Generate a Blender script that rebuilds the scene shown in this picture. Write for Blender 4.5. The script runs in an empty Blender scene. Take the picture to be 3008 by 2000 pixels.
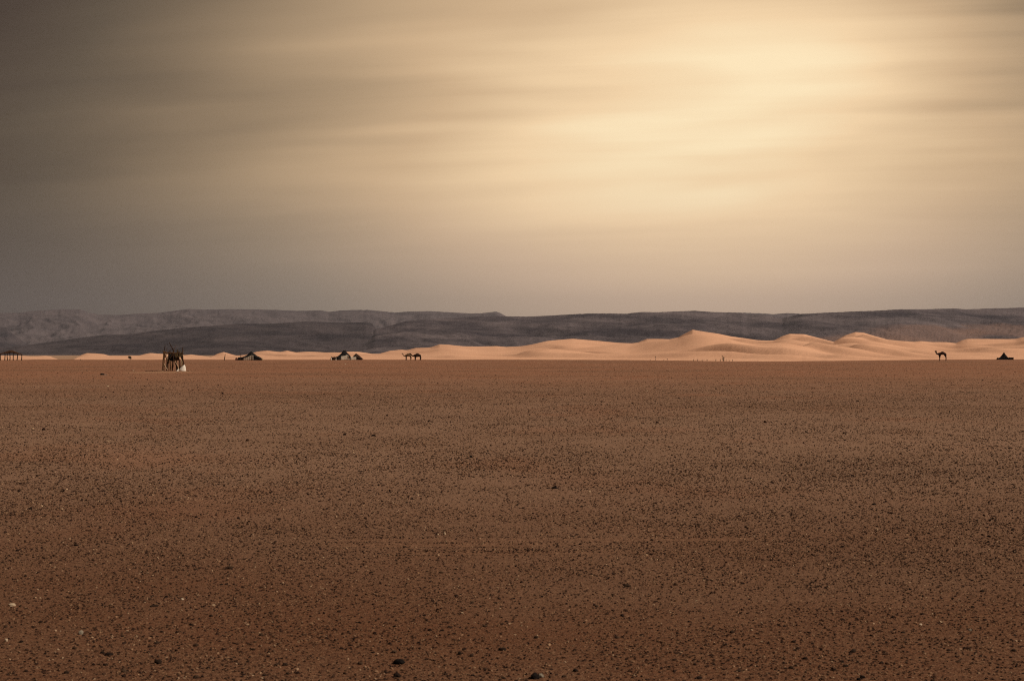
import bpy, bmesh, math, random
import numpy as np
from mathutils import Vector, Matrix

R = math.radians
random.seed(7)
rng = np.random.default_rng(11)
scene = bpy.context.scene
COL = scene.collection

# ------------------------------------------------------------------ camera
F = 5000.0                 # focal length in photograph pixels (3008 wide)
CX, HORIZON = 1504.0, 1030.0
EYE = 2.10
cam_d = bpy.data.cameras.new("camera")
cam_d.sensor_width = 36.0
cam_d.lens = 36.0 * F / 3008.0
cam_d.clip_start = 0.1
cam_d.clip_end = 60000.0
cam_d.dof.use_dof = True
cam_d.dof.focus_distance = 90.0
cam_d.dof.aperture_fstop = 7.1
cam = bpy.data.objects.new("camera", cam_d)
COL.objects.link(cam)
cam.location = (0, 0, EYE)
cam.rotation_euler = (R(90) + math.atan((HORIZON - 1000.0) / F), 0, 0)
scene.camera = cam

# ------------------------------------------------------------------ light
SUN_AZ, SUN_EL = R(110), R(42)          # azimuth to the right of straight ahead
sun_d = bpy.data.lights.new("sun", 'SUN')
sun_d.energy = 3.7
sun_d.angle = R(1.0)
sun_d.color = (1.0, 0.84, 0.66)
sun = bpy.data.objects.new("sun", sun_d)
COL.objects.link(sun)
sdir = Vector((math.sin(SUN_AZ) * math.cos(SUN_EL), math.cos(SUN_AZ) * math.cos(SUN_EL), math.sin(SUN_EL)))
sun.rotation_euler = sdir.to_track_quat('Z', 'Y').to_euler()
sun.location = (60, 120, 120)


class NT:
    """small helper around a node tree"""
    def __init__(self, tree):
        self.t = tree

    def n(self, kind, **props):
        nd = self.t.nodes.new(kind)
        for k, v in props.items():
            setattr(nd, k, v)
        return nd

    def link(self, a, b):
        self.t.links.new(a, b)

    def put(self, sock, v):
        if isinstance(v, bpy.types.NodeSocket):
            self.t.links.new(v, sock)
        elif v is not None:
            sock.default_value = v

    def math(self, op, a, b=None, c=None, clamp=False):
        nd = self.n('ShaderNodeMath', operation=op)
        nd.use_clamp = clamp
        self.put(nd.inputs[0], a)
        if b is not None:
            self.put(nd.inputs[1], b)
        if c is not None:
            self.put(nd.inputs[2], c)
        return nd.outputs[0]

    def mapr(self, v, a, b, c=0.0, d=1.0, smooth=True):
        nd = self.n('ShaderNodeMapRange')
        nd.interpolation_type = 'SMOOTHSTEP' if smooth else 'LINEAR'
        self.put(nd.inputs[0], v)
        for i, x in zip((1, 2, 3, 4), (a, b, c, d)):
            nd.inputs[i].default_value = x
        return nd.outputs[0]

    def mix(self, f, a, b, blend='MIX'):
        nd = self.n('ShaderNodeMix', data_type='RGBA', blend_type=blend)
        self.put(nd.inputs[0], f)
        for s, v in ((nd.inputs[6], a), (nd.inputs[7], b)):
            if isinstance(v, tuple) and len(v) == 3:
                v = (*v, 1.0)
            self.put(s, v)
        return nd.outputs[2]

    def noise(self, vec, scale, detail=3.0, rough=0.55, dist=0.0):
        nd = self.n('ShaderNodeTexNoise')
        if vec is not None:
            self.link(vec, nd.inputs['Vector'])
        nd.inputs['Scale'].default_value = scale
        nd.inputs['Detail'].default_value = detail
        nd.inputs['Roughness'].default_value = rough
        nd.inputs['Distortion'].default_value = dist
        return nd.outputs[0]

    def comb(self, x, y, z):
        nd = self.n('ShaderNodeCombineXYZ')
        for s, v in zip(nd.inputs, (x, y, z)):
            self.put(s, v)
        return nd.outputs[0]

    def ramp(self, f, stops, interp='LINEAR'):
        nd = self.n('ShaderNodeValToRGB')
        el = nd.color_ramp.elements
        nd.color_ramp.interpolation = interp
        while len(el) < len(stops):
            el.new(0.5)
        for e, (p, c) in zip(el, stops):
            e.position = p
            e.color = (*c, 1.0)
        self.put(nd.inputs[0], f)
        return nd.outputs[0]


# ------------------------------------------------------------------ sky
world = bpy.data.worlds.new("World")
scene.world = world
world.use_nodes = True
w = NT(world.node_tree)
world.node_tree.nodes.clear()
sky = w.n('ShaderNodeTexSky', sky_type='NISHITA')
sky.sun_disc = False
sky.sun_elevation = SUN_EL
sky.sun_rotation = SUN_AZ
sky.dust_density = 4.0
tc = w.n('ShaderNodeTexCoord')
sep = w.n('ShaderNodeSeparateXYZ')
w.link(tc.outputs['Generated'], sep.inputs[0])
dx, dy, dz = sep.outputs
az = w.math('ARCTAN2', dx, dy)
el = w.math('ARCSINE', dz)
elp = w.math('MAXIMUM', el, 0.0)
# veil of high cloud drawn out into streaks: noise on a cloud deck seen in perspective
den = w.math('ADD', w.math('MAXIMUM', dz, 0.0), 0.10)
px = w.math('DIVIDE', dx, den)
py = w.math('DIVIDE', dy, den)
pvec = w.comb(w.math('MULTIPLY_ADD', py, 0.10, w.math('MULTIPLY', px, 0.55)),
              w.math('MULTIPLY_ADD', px, 0.12, w.math('MULTIPLY', py, 0.85)), 0.37)
st1 = w.noise(pvec, 1.15, 3.0, 0.5, 0.25)
pv2 = w.comb(w.math('MULTIPLY', px, 0.22), w.math('MULTIPLY_ADD', px, 0.40, w.math('MULTIPLY', py, 2.2)), 4.1)
st2 = w.noise(pv2, 1.6, 4.0, 0.55, 0.15)
streak = w.math('ADD', w.math('MULTIPLY', w.mapr(st1, 0.28, 0.72), 0.82), w.math('MULTIPLY', w.mapr(st2, 0.28, 0.72), 0.18))
fade = w.mapr(elp, 0.02, 0.16)              # streaks blend into an even veil towards the horizon
# bright part of the veil, where the sun stands behind it
daz = w.math('SUBTRACT', az, 0.115)
ga = w.math('POWER', w.math('ABSOLUTE', w.math('DIVIDE', daz, w.mapr(daz, -0.02, 0.02, 0.250, 0.235))), 2.0)
del_ = w.math('SUBTRACT', el, 0.150)
ge = w.math('POWER', w.math('ABSOLUTE', w.math('DIVIDE', del_, w.mapr(del_, -0.02, 0.02, 0.160, 0.115))), 2.0)
g = w.math('POWER', 2.71828, w.math('MULTIPLY', w.math('ADD', ga, ge), -1.0))
smul = w.math('ADD', 1.0, w.math('MULTIPLY', fade, w.math('MULTIPLY_ADD', streak, 0.60, -0.34)))
# corner vignette painted into the sky, high on the right
ba = w.math('POWER', w.math('ABSOLUTE', w.math('DIVIDE', w.math('SUBTRACT', az, 0.345), 0.105)), 2.0)
be = w.math('POWER', w.math('ABSOLUTE', w.math('DIVIDE', w.math('SUBTRACT', el, 0.210), 0.070)), 2.0)
sky_vignette = w.math('POWER', 2.71828, w.math('MULTIPLY', w.math('ADD', ba, be), -1.0))
sky_vignette = w.math('MULTIPLY', sky_vignette, w.mapr(st2, 0.25, 0.70, 1.0, 0.55))
b0 = w.math('MULTIPLY', w.math('MULTIPLY', g, smul), w.math('MULTIPLY_ADD', sky_vignette, -0.85, 1.0))
floor_ = w.math('MULTIPLY_ADD', w.mapr(elp, 0.0, 0.20), -0.050, 0.060)
floor_ = w.math('MULTIPLY', floor_, smul)
bri = w.math('MULTIPLY_ADD', b0, 0.97, floor_)
high = w.ramp(bri, [(0.0, (0.010, 0.006, 0.004)), (0.045, (0.058, 0.038, 0.027)), (0.11, (0.118, 0.086, 0.056)), (0.25, (0.29, 0.203, 0.122)),
                    (0.55, (0.66, 0.455, 0.265)), (0.80, (0.96, 0.70, 0.42)), (1.0, (1.06, 0.85, 0.54))])
low = w.ramp(bri, [(0.0, (0.012, 0.010, 0.009)), (0.10, (0.115, 0.090, 0.073)), (0.30, (0.31, 0.242, 0.182)),
                   (0.60, (0.68, 0.49, 0.35)), (0.85, (0.95, 0.68, 0.44)), (1.0, (1.0, 0.78, 0.52))])
veil = w.mix(w.mapr(elp, 0.015, 0.115), low, high)
veil10 = w.mix(1.0, veil, (10.0, 10.0, 10.0), 'MULTIPLY')
skycol = w.mix(0.985, sky.outputs[0], veil10)
bg = w.n('ShaderNodeBackground')
bg.inputs[1].default_value = 0.10
w.link(skycol, bg.inputs[0])
wo = w.n('ShaderNodeOutputWorld')
w.link(bg.outputs[0], wo.inputs[0])

vs = scene.view_settings
vs.view_transform = 'Standard'
vs.look = 'None'
vs.gamma = 1.0
vs.use_curve_mapping = False
vs.exposure = 0.0
scene.cycles.volume_bounces = 0
scene.cycles.max_bounces = 5
scene.cycles.use_denoising = False
scene.cycles.filter_width = 1.15

# ------------------------------------------------------------------ helpers
_perm = rng.permutation(4096)
_vals = rng.random(4096)


def vnoise(x, y, seed=0):
    x = np.asarray(x, float); y = np.asarray(y, float)
    xi = np.floor(x).astype(np.int64); yi = np.floor(y).astype(np.int64)
    fx = x - xi; fy = y - yi
    fx = fx * fx * fx * (fx * (fx * 6 - 15) + 10); fy = fy * fy * fy * (fy * (fy * 6 - 15) + 10)

    def h(a, b):
        return _vals[_perm[(_perm[(a + seed * 131) & 4095] + b) & 4095]]
    v00 = h(xi, yi); v10 = h(xi + 1, yi); v01 = h(xi, yi + 1); v11 = h(xi + 1, yi + 1)
    return (v00 * (1 - fx) + v10 * fx) * (1 - fy) + (v01 * (1 - fx) + v11 * fx) * fy


def fbm(x, y, octv=4, seed=0, gain=0.5):
    s = 0; a = 1.0; t = 0
    for k in range(octv):
        s = s + a * vnoise(np.asarray(x) * 2 ** k + 17.3 * k, np.asarray(y) * 2 ** k - 9.1 * k, seed + k)
        t += a; a *= gain
    return s / t


def sstep(a, b, x):
    t = np.clip((np.asarray(x, float) - a) / (b - a), 0, 1)
    return t * t * (3 - 2 * t)


def interp(pts, x):
    p = np.array(sorted(pts), float)
    return np.interp(x, p[:, 0], p[:, 1])


def gz(x, y):
    """height of the ground"""
    x = np.asarray(x, float); y = np.asarray(y, float)
    r = np.hypot(x, y)
    a = 1.0 - 0.85 * sstep(120, 300, r)
    z = a * 0.075 * (fbm(x / 17.0, y / 26.0, 3, 3) - 0.5)
    z = z + a * 0.022 * (fbm(x / 2.6, y / 1.7, 3, 23) - 0.5) * (1 - sstep(60, 140, r))
    # two faint wheel ruts crossing the view
    for y0, k, x0, x1 in ((18.9, 0.030, -1.9, 2.6), (17.75, 0.012, -1.0, 1.2), (18.45, 0.02, -1.9, 0.4)):
        dd = y - (y0 + k * x + 0.06 * (vnoise(x / 1.5, x * 0 + y0, 77) - 0.5))
        win = sstep(x0 - 0.7, x0 + 0.3, x) * (1 - sstep(x1 - 0.3, x1 + 0.9, x))
        z = z + win * (-0.020 * np.exp(-(dd / 0.13) ** 2) + 0.011 * np.exp(-((np.abs(dd) - 0.25) / 0.10) ** 2))
    # beyond the rim the land falls away gently
    z = z - np.interp(r, [0, 425, 650, 1000, 2000, 4000, 6000, 9000, 13000], [0, 0, 0.9, 1.9, 4.6, 8.3, 11.5, 16, 22])
    return z


def mesh_obj(name, verts, faces, mat, parent=None, smooth=False):
    me = bpy.data.meshes.new(name)
    me.from_pydata([tuple(v) for v in verts], [], [tuple(f) for f in faces])
    me.update()
    if mat is not None:
        me.materials.append(mat)
    if smooth:
        me.polygons.foreach_set('use_smooth', [True] * len(me.polygons))
    o = bpy.data.objects.new(name, me)
    COL.objects.link(o)
    if parent is not None:
        o.parent = parent
    return o


def grid_obj(name, X, Y, Z, mat, smooth=True, closed=False):
    """height-field sheet from 2-D arrays"""
    nr, nc = X.shape
    co = np.stack([X, Y, Z], -1).reshape(-1, 3).astype(np.float32)
    i = np.arange(nr - 1)[:, None] * nc
    j = np.arange(nc if closed else nc - 1)[None, :]
    j2 = (j + 1) % nc
    q = np.stack([i + j, i + j2, i + nc + j2, i + nc + j], -1).reshape(-1, 4).astype(np.int32)
    me = bpy.data.meshes.new(name)
    me.vertices.add(len(co)); me.vertices.foreach_set('co', co.ravel())
    me.loops.add(q.size); me.loops.foreach_set('vertex_index', q.ravel())
    me.polygons.add(len(q))
    me.polygons.foreach_set('loop_start', np.arange(len(q), dtype=np.int32) * 4)
    me.polygons.foreach_set('loop_total', np.full(len(q), 4, np.int32))
    me.update(calc_edges=True)
    me.validate()
    if smooth:
        me.polygons.foreach_set('use_smooth', [True] * len(me.polygons))
    me.materials.append(mat)
    o = bpy.data.objects.new(name, me)
    COL.objects.link(o)
    return o


def tag(o, label=None, cat=None, group=None, kind=None):
    if label: o['label'] = label
    if cat: o['category'] = cat
    if group: o['group'] = group
    if kind: o['kind'] = kind
    return o


def thing(name, loc, label, cat, group=None, rz=0.0):
    o = bpy.data.objects.new(name, None)
    o.empty_display_size = 0.3
    COL.objects.link(o)
    o.location = loc
    o.rotation_euler = (0, 0, rz)
    return tag(o, label, cat, group)


def spot(pxx, pyy):
    """ground point seen at a photograph pixel (plain taken as level)"""
    d = F * EYE / (pyy - HORIZON)
    x = (pxx - CX) / F * d
    return Vector((x, d, float(gz(x, d))))


def tube(path, radii, seg=7, cap=True, jitter=0.0):
    """tapered bent rod -> verts, faces"""
    P = [Vector(p) for p in path]
    if not hasattr(radii, '__len__'):
        radii = [radii] * len(P)
    V, Fc = [], []
    for k, p in enumerate(P):
        t = (P[min(k + 1, len(P) - 1)] - P[max(k - 1, 0)]).normalized()
        ref = Vector((0, 1, 0)) if abs(t.y) < 0.9 else Vector((1, 0, 0))
        a = t.cross(ref).normalized(); b = t.cross(a).normalized()
        for s in range(seg):
            an = 2 * math.pi * s / seg
            rr = radii[k] * (1 + jitter * random.uniform(-1, 1))
            V.append(p + a * (math.cos(an) * rr) + b * (math.sin(an) * rr))
    for k in range(len(P) - 1):
        for s in range(seg):
            s2 = (s + 1) % seg
            Fc.append((k * seg + s, k * seg + s2, (k + 1) * seg + s2, (k + 1) * seg + s))
    if cap:
        Fc.append(tuple(range(seg))[::-1])
        Fc.append(tuple((len(P) - 1) * seg + s for s in range(seg)))
    return V, Fc


def rod(name, path, radii, mat, parent=None, seg=7, wob=0.0, sub=4):
    """crooked pole through the points of path"""
    P = [Vector(p) for p in path]
    if not hasattr(radii, '__len__'):
        radii = [radii] * len(P)
    Q, rr = [], []
    for k in range(len(P) - 1):
        for s in range(sub):
            t = s / sub
            q = P[k].lerp(P[k + 1], t)
            if wob and (k or s):
                q = q + Vector((random.uniform(-wob, wob), random.uniform(-wob, wob), 0))
            Q.append(q); rr.append(radii[k] * (1 - t) + radii[k + 1] * t)
    Q.append(P[-1]); rr.append(radii[-1])
    V, Fc = tube(Q, rr, seg, True, 0.10)
    return mesh_obj(name, V, Fc, mat, parent, smooth=True)


def lump(name, size, mat, parent=None, loc=(0, 0, 0), seed=0, flat=0.25, sub=3, rough=0.16, smooth=True, rz=0.0):
    """irregular sack / bale / stone resting on z=0 of its parent"""
    bm = bmesh.new()
    bmesh.ops.create_icosphere(bm, subdivisions=sub, radius=1.0)
    rr = random.Random(seed)
    off = Vector((rr.uniform(0, 50), rr.uniform(0, 50), rr.uniform(0, 50)))
    from mathutils import noise as mn
    for v in bm.verts:
        n = mn.noise(v.co * 1.3 + off) + 0.5 * mn.noise(v.co * 2.9 + off)
        c = v.co * (1 + rough * 2 * n)
        # squarish cross-section
        m = max(abs(c.x), abs(c.y), abs(c.z))
        c = c * (0.75 + 0.25 / max(m, 0.3) * 0.9)
        if c.z < -1 + 2 * flat:
            c.z = -1 + 2 * flat
        v.co = c
    zs = [v.co.z for v in bm.verts]; z0 = min(zs); z1 = max(zs)
    xs = [v.co.x for v in bm.verts]; ys = [v.co.y for v in bm.verts]
    for v in bm.verts:
        v.co = Vector(((v.co.x - min(xs)) / (max(xs) - min(xs)) - 0.5, (v.co.y - min(ys)) / (max(ys) - min(ys)) - 0.5,
                       (v.co.z - z0) / (z1 - z0)))
    M = Matrix.Translation(Vector(loc)) @ Matrix.Rotation(rz, 4, 'Z') @ Matrix.Diagonal((size[0], size[1], size[2], 1))
    bm.transform(M)
    me = bpy.data.meshes.new(name)
    bm.to_mesh(me); bm.free()
    me.materials.append(mat)
    if smooth:
        me.polygons.foreach_set('use_smooth', [True] * len(me.polygons))
    o = bpy.data.objects.new(name, me)
    COL.objects.link(o)
    if parent is not None:
        o.parent = parent
    return o


# ------------------------------------------------------------------ materials
def new_mat(name):
    m = bpy.data.materials.new(name)
    m.use_nodes = True
    nt = NT(m.node_tree)
    b = m.node_tree.nodes['Principled BSDF']
    return m, nt, b


def cloth(name, c1, c2, scale=3.0, rough=0.95, bump=0.3):
    m, nt, b = new_mat(name)
    tcn = nt.n('ShaderNodeTexCoord')
    n1 = nt.noise(tcn.outputs['Object'], scale, 4.0, 0.6)
    nt.link(nt.mix(nt.mapr(n1, 0.3, 0.7), c1, c2), b.inputs['Base Color'])
    b.inputs['Roughness'].default_value = rough
    b.inputs['Specular IOR Level'].default_value = 0.15
    bp = nt.n('ShaderNodeBump')
    bp.inputs['Strength'].default_value = bump
    bp.inputs['Distance'].default_value = 0.03
    nt.link(nt.noise(tcn.outputs['Object'], scale * 4, 3.0), bp.inputs['Height'])
    nt.link(bp.outputs[0], b.inputs['Normal'])
    return m


M_BLACK = cloth('black_goat_hair', (0.006, 0.006, 0.007), (0.016, 0.013, 0.012))
M_BROWNCLOTH = cloth('brown_wool', (0.020, 0.010, 0.006), (0.040, 0.020, 0.012))
M_WHITE = cloth('white_canvas', (0.68, 0.62, 0.52), (0.80, 0.74, 0.64))
M_CREAM = cloth('cream_canvas', (0.36, 0.31, 0.25), (0.46, 0.40, 0.33))
M_SACK = cloth('white_sacking', (0.70, 0.66, 0.60), (0.84, 0.80, 0.74), 5.0)
M_RED = cloth('red_rug', (0.085, 0.018, 0.010), (0.045, 0.012, 0.010), 8.0)
M_TANCLOTH = cloth('tan_bundle', (0.30, 0.22, 0.13), (0.38, 0.30, 0.20), 6.0)
M_DARKWOOD = cloth('dark_wood', (0.022, 0.011, 0.006), (0.060, 0.030, 0.015), 12.0)
M_WOOD = cloth('weathered_wood', (0.055, 0.026, 0.012), (0.16, 0.085, 0.040), 9.0)
M_PALEWOOD = cloth('bleached_wood', (0.36, 0.26, 0.16), (0.48, 0.37, 0.25), 9.0)
M_THATCH = cloth('dry_brush_roof', (0.035, 0.016, 0.009), (0.085, 0.042, 0.022), 10.0)
M_OLIVE = cloth('brush_mat', (0.045, 0.030, 0.014), (0.11, 0.075, 0.035), 9.0)
M_LEAF = cloth('grey_green_leaf', (0.030, 0.034, 0.014), (0.070, 0.070, 0.030), 6.0)
M_DARKLEAF = cloth('dark_scrub', (0.012, 0.011, 0.006), (0.030, 0.026, 0.013), 6.0)
M_TANFUR = cloth('tan_camel_hair', (0.070, 0.036, 0.017), (0.22, 0.135, 0.070), 2.2)
M_DARKFUR = cloth('dark_camel_hair', (0.014, 0.007, 0.004), (0.045, 0.022, 0.012), 2.6)
M_REDFUR = cloth('brown_camel_hair', (0.012, 0.006, 0.004), (0.045, 0.016, 0.009), 2.2)


def stone_mat(name, stops, instancer=True):
    m, nt, b = new_mat(name)
    if instancer:
        at = nt.n('ShaderNodeAttribute', attribute_type='INSTANCER', attribute_name='shade')
        f = at.outputs['Fac']
    else:
        oi = nt.n('ShaderNodeObjectInfo')
        f = oi.outputs['Random']
    c = nt.ramp(f, stops)
    tcn = nt.n('ShaderNodeTexCoord')
    n1 = nt.noise(tcn.outputs['Object'], 2.5 if instancer else 40.0, 3.0)
    c = nt.mix(nt.mapr(n1, 0.25, 0.75, 0.0, 0.6), c, nt.mix(1.0, c, (0.45, 0.40, 0.38), 'MULTIPLY'))
    nt.link(c, b.inputs['Base Color'])
    b.inputs['Roughness'].default_value = 0.85
    b.inputs['Specular IOR Level'].default_value = 0.12
    return m


STOPS = [(0.0, (0.016, 0.008, 0.006)), (0.40, (0.042, 0.021, 0.014)), (0.62, (0.10, 0.053, 0.032)),
         (0.82, (0.20, 0.108, 0.062)), (0.955, (0.30, 0.18, 0.108)), (1.0, (0.50, 0.36, 0.24))]
M_GRAVEL = stone_mat('desert_gravel', STOPS)
M_STONE = stone_mat('varnished_stone', [(0.0, (0.014, 0.008, 0.006)), (0.6, (0.035, 0.020, 0.013)), (1.0, (0.075, 0.045, 0.028))], False)
M_BLACKSTONE = stone_mat('black_stone', [(0.0, (0.007, 0.005, 0.005)), (1.0, (0.012, 0.008, 0.007))], False)
M_PALESTONE = stone_mat('pale_stone', [(0.0, (0.50, 0.38, 0.25)), (1.0, (0.62, 0.52, 0.40))], False)
M_GREYSTONE = stone_mat('grey_stone', [(0.0, (0.22, 0.19, 0.15)), (1.0, (0.28, 0.25, 0.20))], False)

# ground
M_GROUND, nt, b = new_mat('gravel_plain')
geo = nt.n('ShaderNodeNewGeometry')
pos = geo.outputs['Position']
sp = nt.n('ShaderNodeSeparateXYZ'); nt.link(pos, sp.inputs[0])
gx, gy, _ = sp.outputs
n_big = nt.noise(nt.comb(nt.math('MULTIPLY', gx, 0.03), nt.math('MULTIPLY', gy, 0.045), 0.0), 1.0, 4.0, 0.6)
n_mid = nt.noise(nt.comb(nt.math('MULTIPLY', gx, 0.35), nt.math('MULTIPLY', gy, 0.30), 2.0), 1.0, 4.0, 0.6)
n_fin = nt.noise(pos, 16.0, 4.0, 0.65)
n_grit = nt.noise(pos, 70.0, 2.0, 0.6)
soil_red = (0.390, 0.186, 0.110)
soil_tan = (0.335, 0.200, 0.134)
soil_brown_shade = (0.152, 0.062, 0.029)
# soil belts across the plain: brown near, with cloud shade and vignette painted in; tan in the middle, red sandy far out
yb = nt.math('MULTIPLY_ADD', nt.math('SUBTRACT', n_big, 0.5), 110.0, gy)
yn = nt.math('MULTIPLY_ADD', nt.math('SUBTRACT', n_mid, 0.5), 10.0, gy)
c = nt.mix(nt.mapr(yn, 9.0, 34.0), soil_brown_shade, soil_tan)
c = nt.mix(nt.mapr(yb, 40.0, 170.0), c, soil_red)
c = nt.mix(nt.mapr(n_mid, 0.35, 0.75, 0.0, 0.28), c, (0.20, 0.108, 0.064))
# far bands of browner, stonier ground
c = nt.mix(nt.math('MULTIPLY', nt.mapr(n_big, 0.46, 0.66), 0.5), c, (0.23, 0.128, 0.078))
c = nt.mix(nt.mapr(n_fin, 0.38, 0.66, 0.0, 0.75), c, nt.mix(1.0, c, (0.50, 0.45, 0.43), 'MULTIPLY'))
c = nt.mix(nt.mapr(n_grit, 0.50, 0.64, 0.0, 0.75), c, nt.mix(1.0, c, (0.42, 0.38, 0.36), 'MULTIPLY'))
c = nt.mix(nt.mapr(n_grit, 0.43, 0.30, 0.0, 0.55), c, (0.40, 0.27, 0.165))
n_pat = nt.noise(nt.comb(nt.math('MULTIPLY', gx, 0.16), nt.math('MULTIPLY', gy, 0.11), 7.0), 1.0, 5.0, 0.6, 0.4)
c = nt.mix(nt.mapr(n_pat, 0.52, 0.68, 0.0, 0.5), c, nt.mix(1.0, c, (1.02, 0.84, 0.75), 'MULTIPLY'))
c = nt.mix(nt.mapr(n_pat, 0.46, 0.32, 0.0, 0.45), c, nt.mix(1.0, c, (0.86, 0.87, 0.89), 'MULTIPLY'))
# trodden pale sand round the stick shelter
P0 = spot(500, 1093)
ddx = nt.math('DIVIDE', nt.math('SUBTRACT', gx, P0.x - 0.6), 4.2)
ddy = nt.math('DIVIDE', nt.math('SUBTRACT', gy, P0.y - 2.0), 6.5)
rad = nt.math('SQRT', nt.math('ADD', nt.math('MULTIPLY', ddx, ddx), nt.math('MULTIPLY', ddy, ddy)))
rad = nt.math('MULTIPLY_ADD', nt.math('SUBTRACT', n_mid, 0.5), 0.9, rad)
c = nt.mix(nt.mapr(rad, 1.0, 0.6, 0.0, 0.62), c, (0.42, 0.25, 0.15))
# sand and dust on the low land beyond the rim
rr_ = nt.math('SQRT', nt.math('ADD', nt.math('MULTIPLY', gx, gx), nt.math('MULTIPLY', gy, gy)))
c = nt.mix(nt.mapr(rr_, 400.0, 520.0), c, (0.40, 0.25, 0.165))
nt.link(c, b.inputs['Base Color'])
b.inputs['Roughness'].default_value = 0.9
b.inputs['Specular IOR Level'].default_value = 0.2
bp = nt.n('ShaderNodeBump')
bp.inputs['Strength'].default_value = 0.9
bp.inputs['Distance'].default_value = 0.02
nt.link(nt.math('ADD', n_fin, nt.math('MULTIPLY', n_grit, 0.45)), bp.inputs['Height'])
nt.link(bp.outputs[0], b.inputs['Normal'])

# dune sand
M_SAND, nt, b = new_mat('dune_sand')
geo = nt.n('ShaderNodeNewGeometry')
n1 = nt.noise(geo.outputs['Position'], 0.035, 4.0, 0.6)
n2 = nt.noise(geo.outputs['Position'], 0.6, 4.0, 0.65)
c = nt.mix(nt.mapr(n1, 0.3, 0.7), (0.70, 0.400, 0.264), (0.77, 0.452, 0.302))
c = nt.mix(nt.mapr(n2, 0.4, 0.7, 0.0, 0.25), c, (0.60, 0.345, 0.215))
nt.link(c, b.inputs['Base Color'])
b.inputs['Roughness'].default_value = 0.9
b.inputs['Specular IOR Level'].default_value = 0.15
bp = nt.n('ShaderNodeBump')
bp.inputs['Strength'].default_value = 0.35
bp.inputs['Distance'].default_value = 0.4
nt.link(n2, bp.inputs['Height'])
nt.link(bp.outputs[0], b.inputs['Normal'])


def rock_mat(name, ca, cb, sand=None):
    m, nt, b = new_mat(name)
    geo = nt.n('ShaderNodeNewGeometry')
    p = geo.outputs['Position']
    s = nt.n('ShaderNodeSeparateXYZ'); nt.link(p, s.inputs[0])
    n1 = nt.noise(p, 0.006, 6.0, 0.65)
    strat = nt.noise(nt.comb(nt.math('MULTIPLY', s.outputs[0], 0.0006), nt.math('MULTIPLY', s.outputs[1], 0.0006),
                             nt.math('MULTIPLY_ADD', s.outputs[0], 0.0045, nt.math('MULTIPLY', s.outputs[2], 0.07))), 1.0, 5.0, 0.6)
    c = nt.mix(nt.mapr(nt.math('ADD', nt.math('MULTIPLY', n1, 0.55), nt.math('MULTIPLY', strat, 0.45)), 0.36, 0.64), ca, cb)
    if sand:
        # sand sheets blown up against the foot of the slope
        for (x0, sx, z0, sz) in sand:
            ax = nt.math('DIVIDE', nt.math('SUBTRACT', s.outputs[0], x0), sx)
            bz = nt.math('DIVIDE', nt.math('SUBTRACT', s.outputs[2], z0), sz)
            d2 = nt.math('SQRT', nt.math('ADD', nt.math('MULTIPLY', ax, ax), nt.math('MULTIPLY', bz, bz)))
            d2 = nt.math('MULTIPLY_ADD', nt.math('SUBTRACT', nt.noise(p, 0.0035, 5.0, 0.65), 0.5), 2.0, d2)
            c = nt.mix(nt.mapr(d2, 1.1, 0.6, 0.0, 0.6), c, (0.25, 0.155, 0.125))
    nt.link(c, b.inputs['Base Color'])
    b.inputs['Roughness'].default_value = 0.95
    b.inputs['Specular IOR Level'].default_value = 0.1
    bp = nt.n('ShaderNodeBump')
    bp.inputs['Strength'].default_value = 0.6
    bp.inputs['Distance'].default_value = 18.0
    nt.link(nt.noise(p, 0.018, 5.0, 0.7), bp.inputs['Height'])
    nt.link(bp.outputs[0], b.inputs['Normal'])
    return m


M_ROCKF = rock_mat('far_rock', (0.100, 0.085, 0.094), (0.148, 0.123, 0.132))  # far hills lightened in the rock colour, standing in for distance haze
M_ROCKN = rock_mat('near_rock', (0.044, 0.037, 0.046), (0.155, 0.128, 0.138),
                   [(950.0, 210.0, 38.0, 26.0), (1230.0, 170.0, 48.0, 24.0), (800.0, 160.0, 22.0, 18.0)])
M_ROCKL = rock_mat('left_rock', (0.036, 0.031, 0.038), (0.092, 0.076, 0.084))

# ------------------------------------------------------------------ ground: one sheet round the viewer, out to the far hills
th_f = np.arange(-0.40, 0.4001, 0.0034)
th_c = np.arange(0.40 + 0.05, 2 * math.pi - 0.40 - 0.02, 0.05)
TH = np.concatenate([th_f, th_c])
rows = [0.4]
while rows[-1] < 13000:
    r_ = rows[-1]
    rows.append(r_ * (1.12 if r_ < 6 else 1.0045 if r_ < 60 else 1.008 if r_ < 460 else 1.06))
RR = np.array(rows)
Rg, Tg = np.meshgrid(RR, TH, indexing='ij')
Xg = Rg * np.sin(Tg); Yg = Rg * np.cos(Tg)
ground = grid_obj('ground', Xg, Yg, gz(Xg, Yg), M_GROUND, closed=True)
tag(ground, 'flat brown gravel plain', None, None, 'structure')

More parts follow.
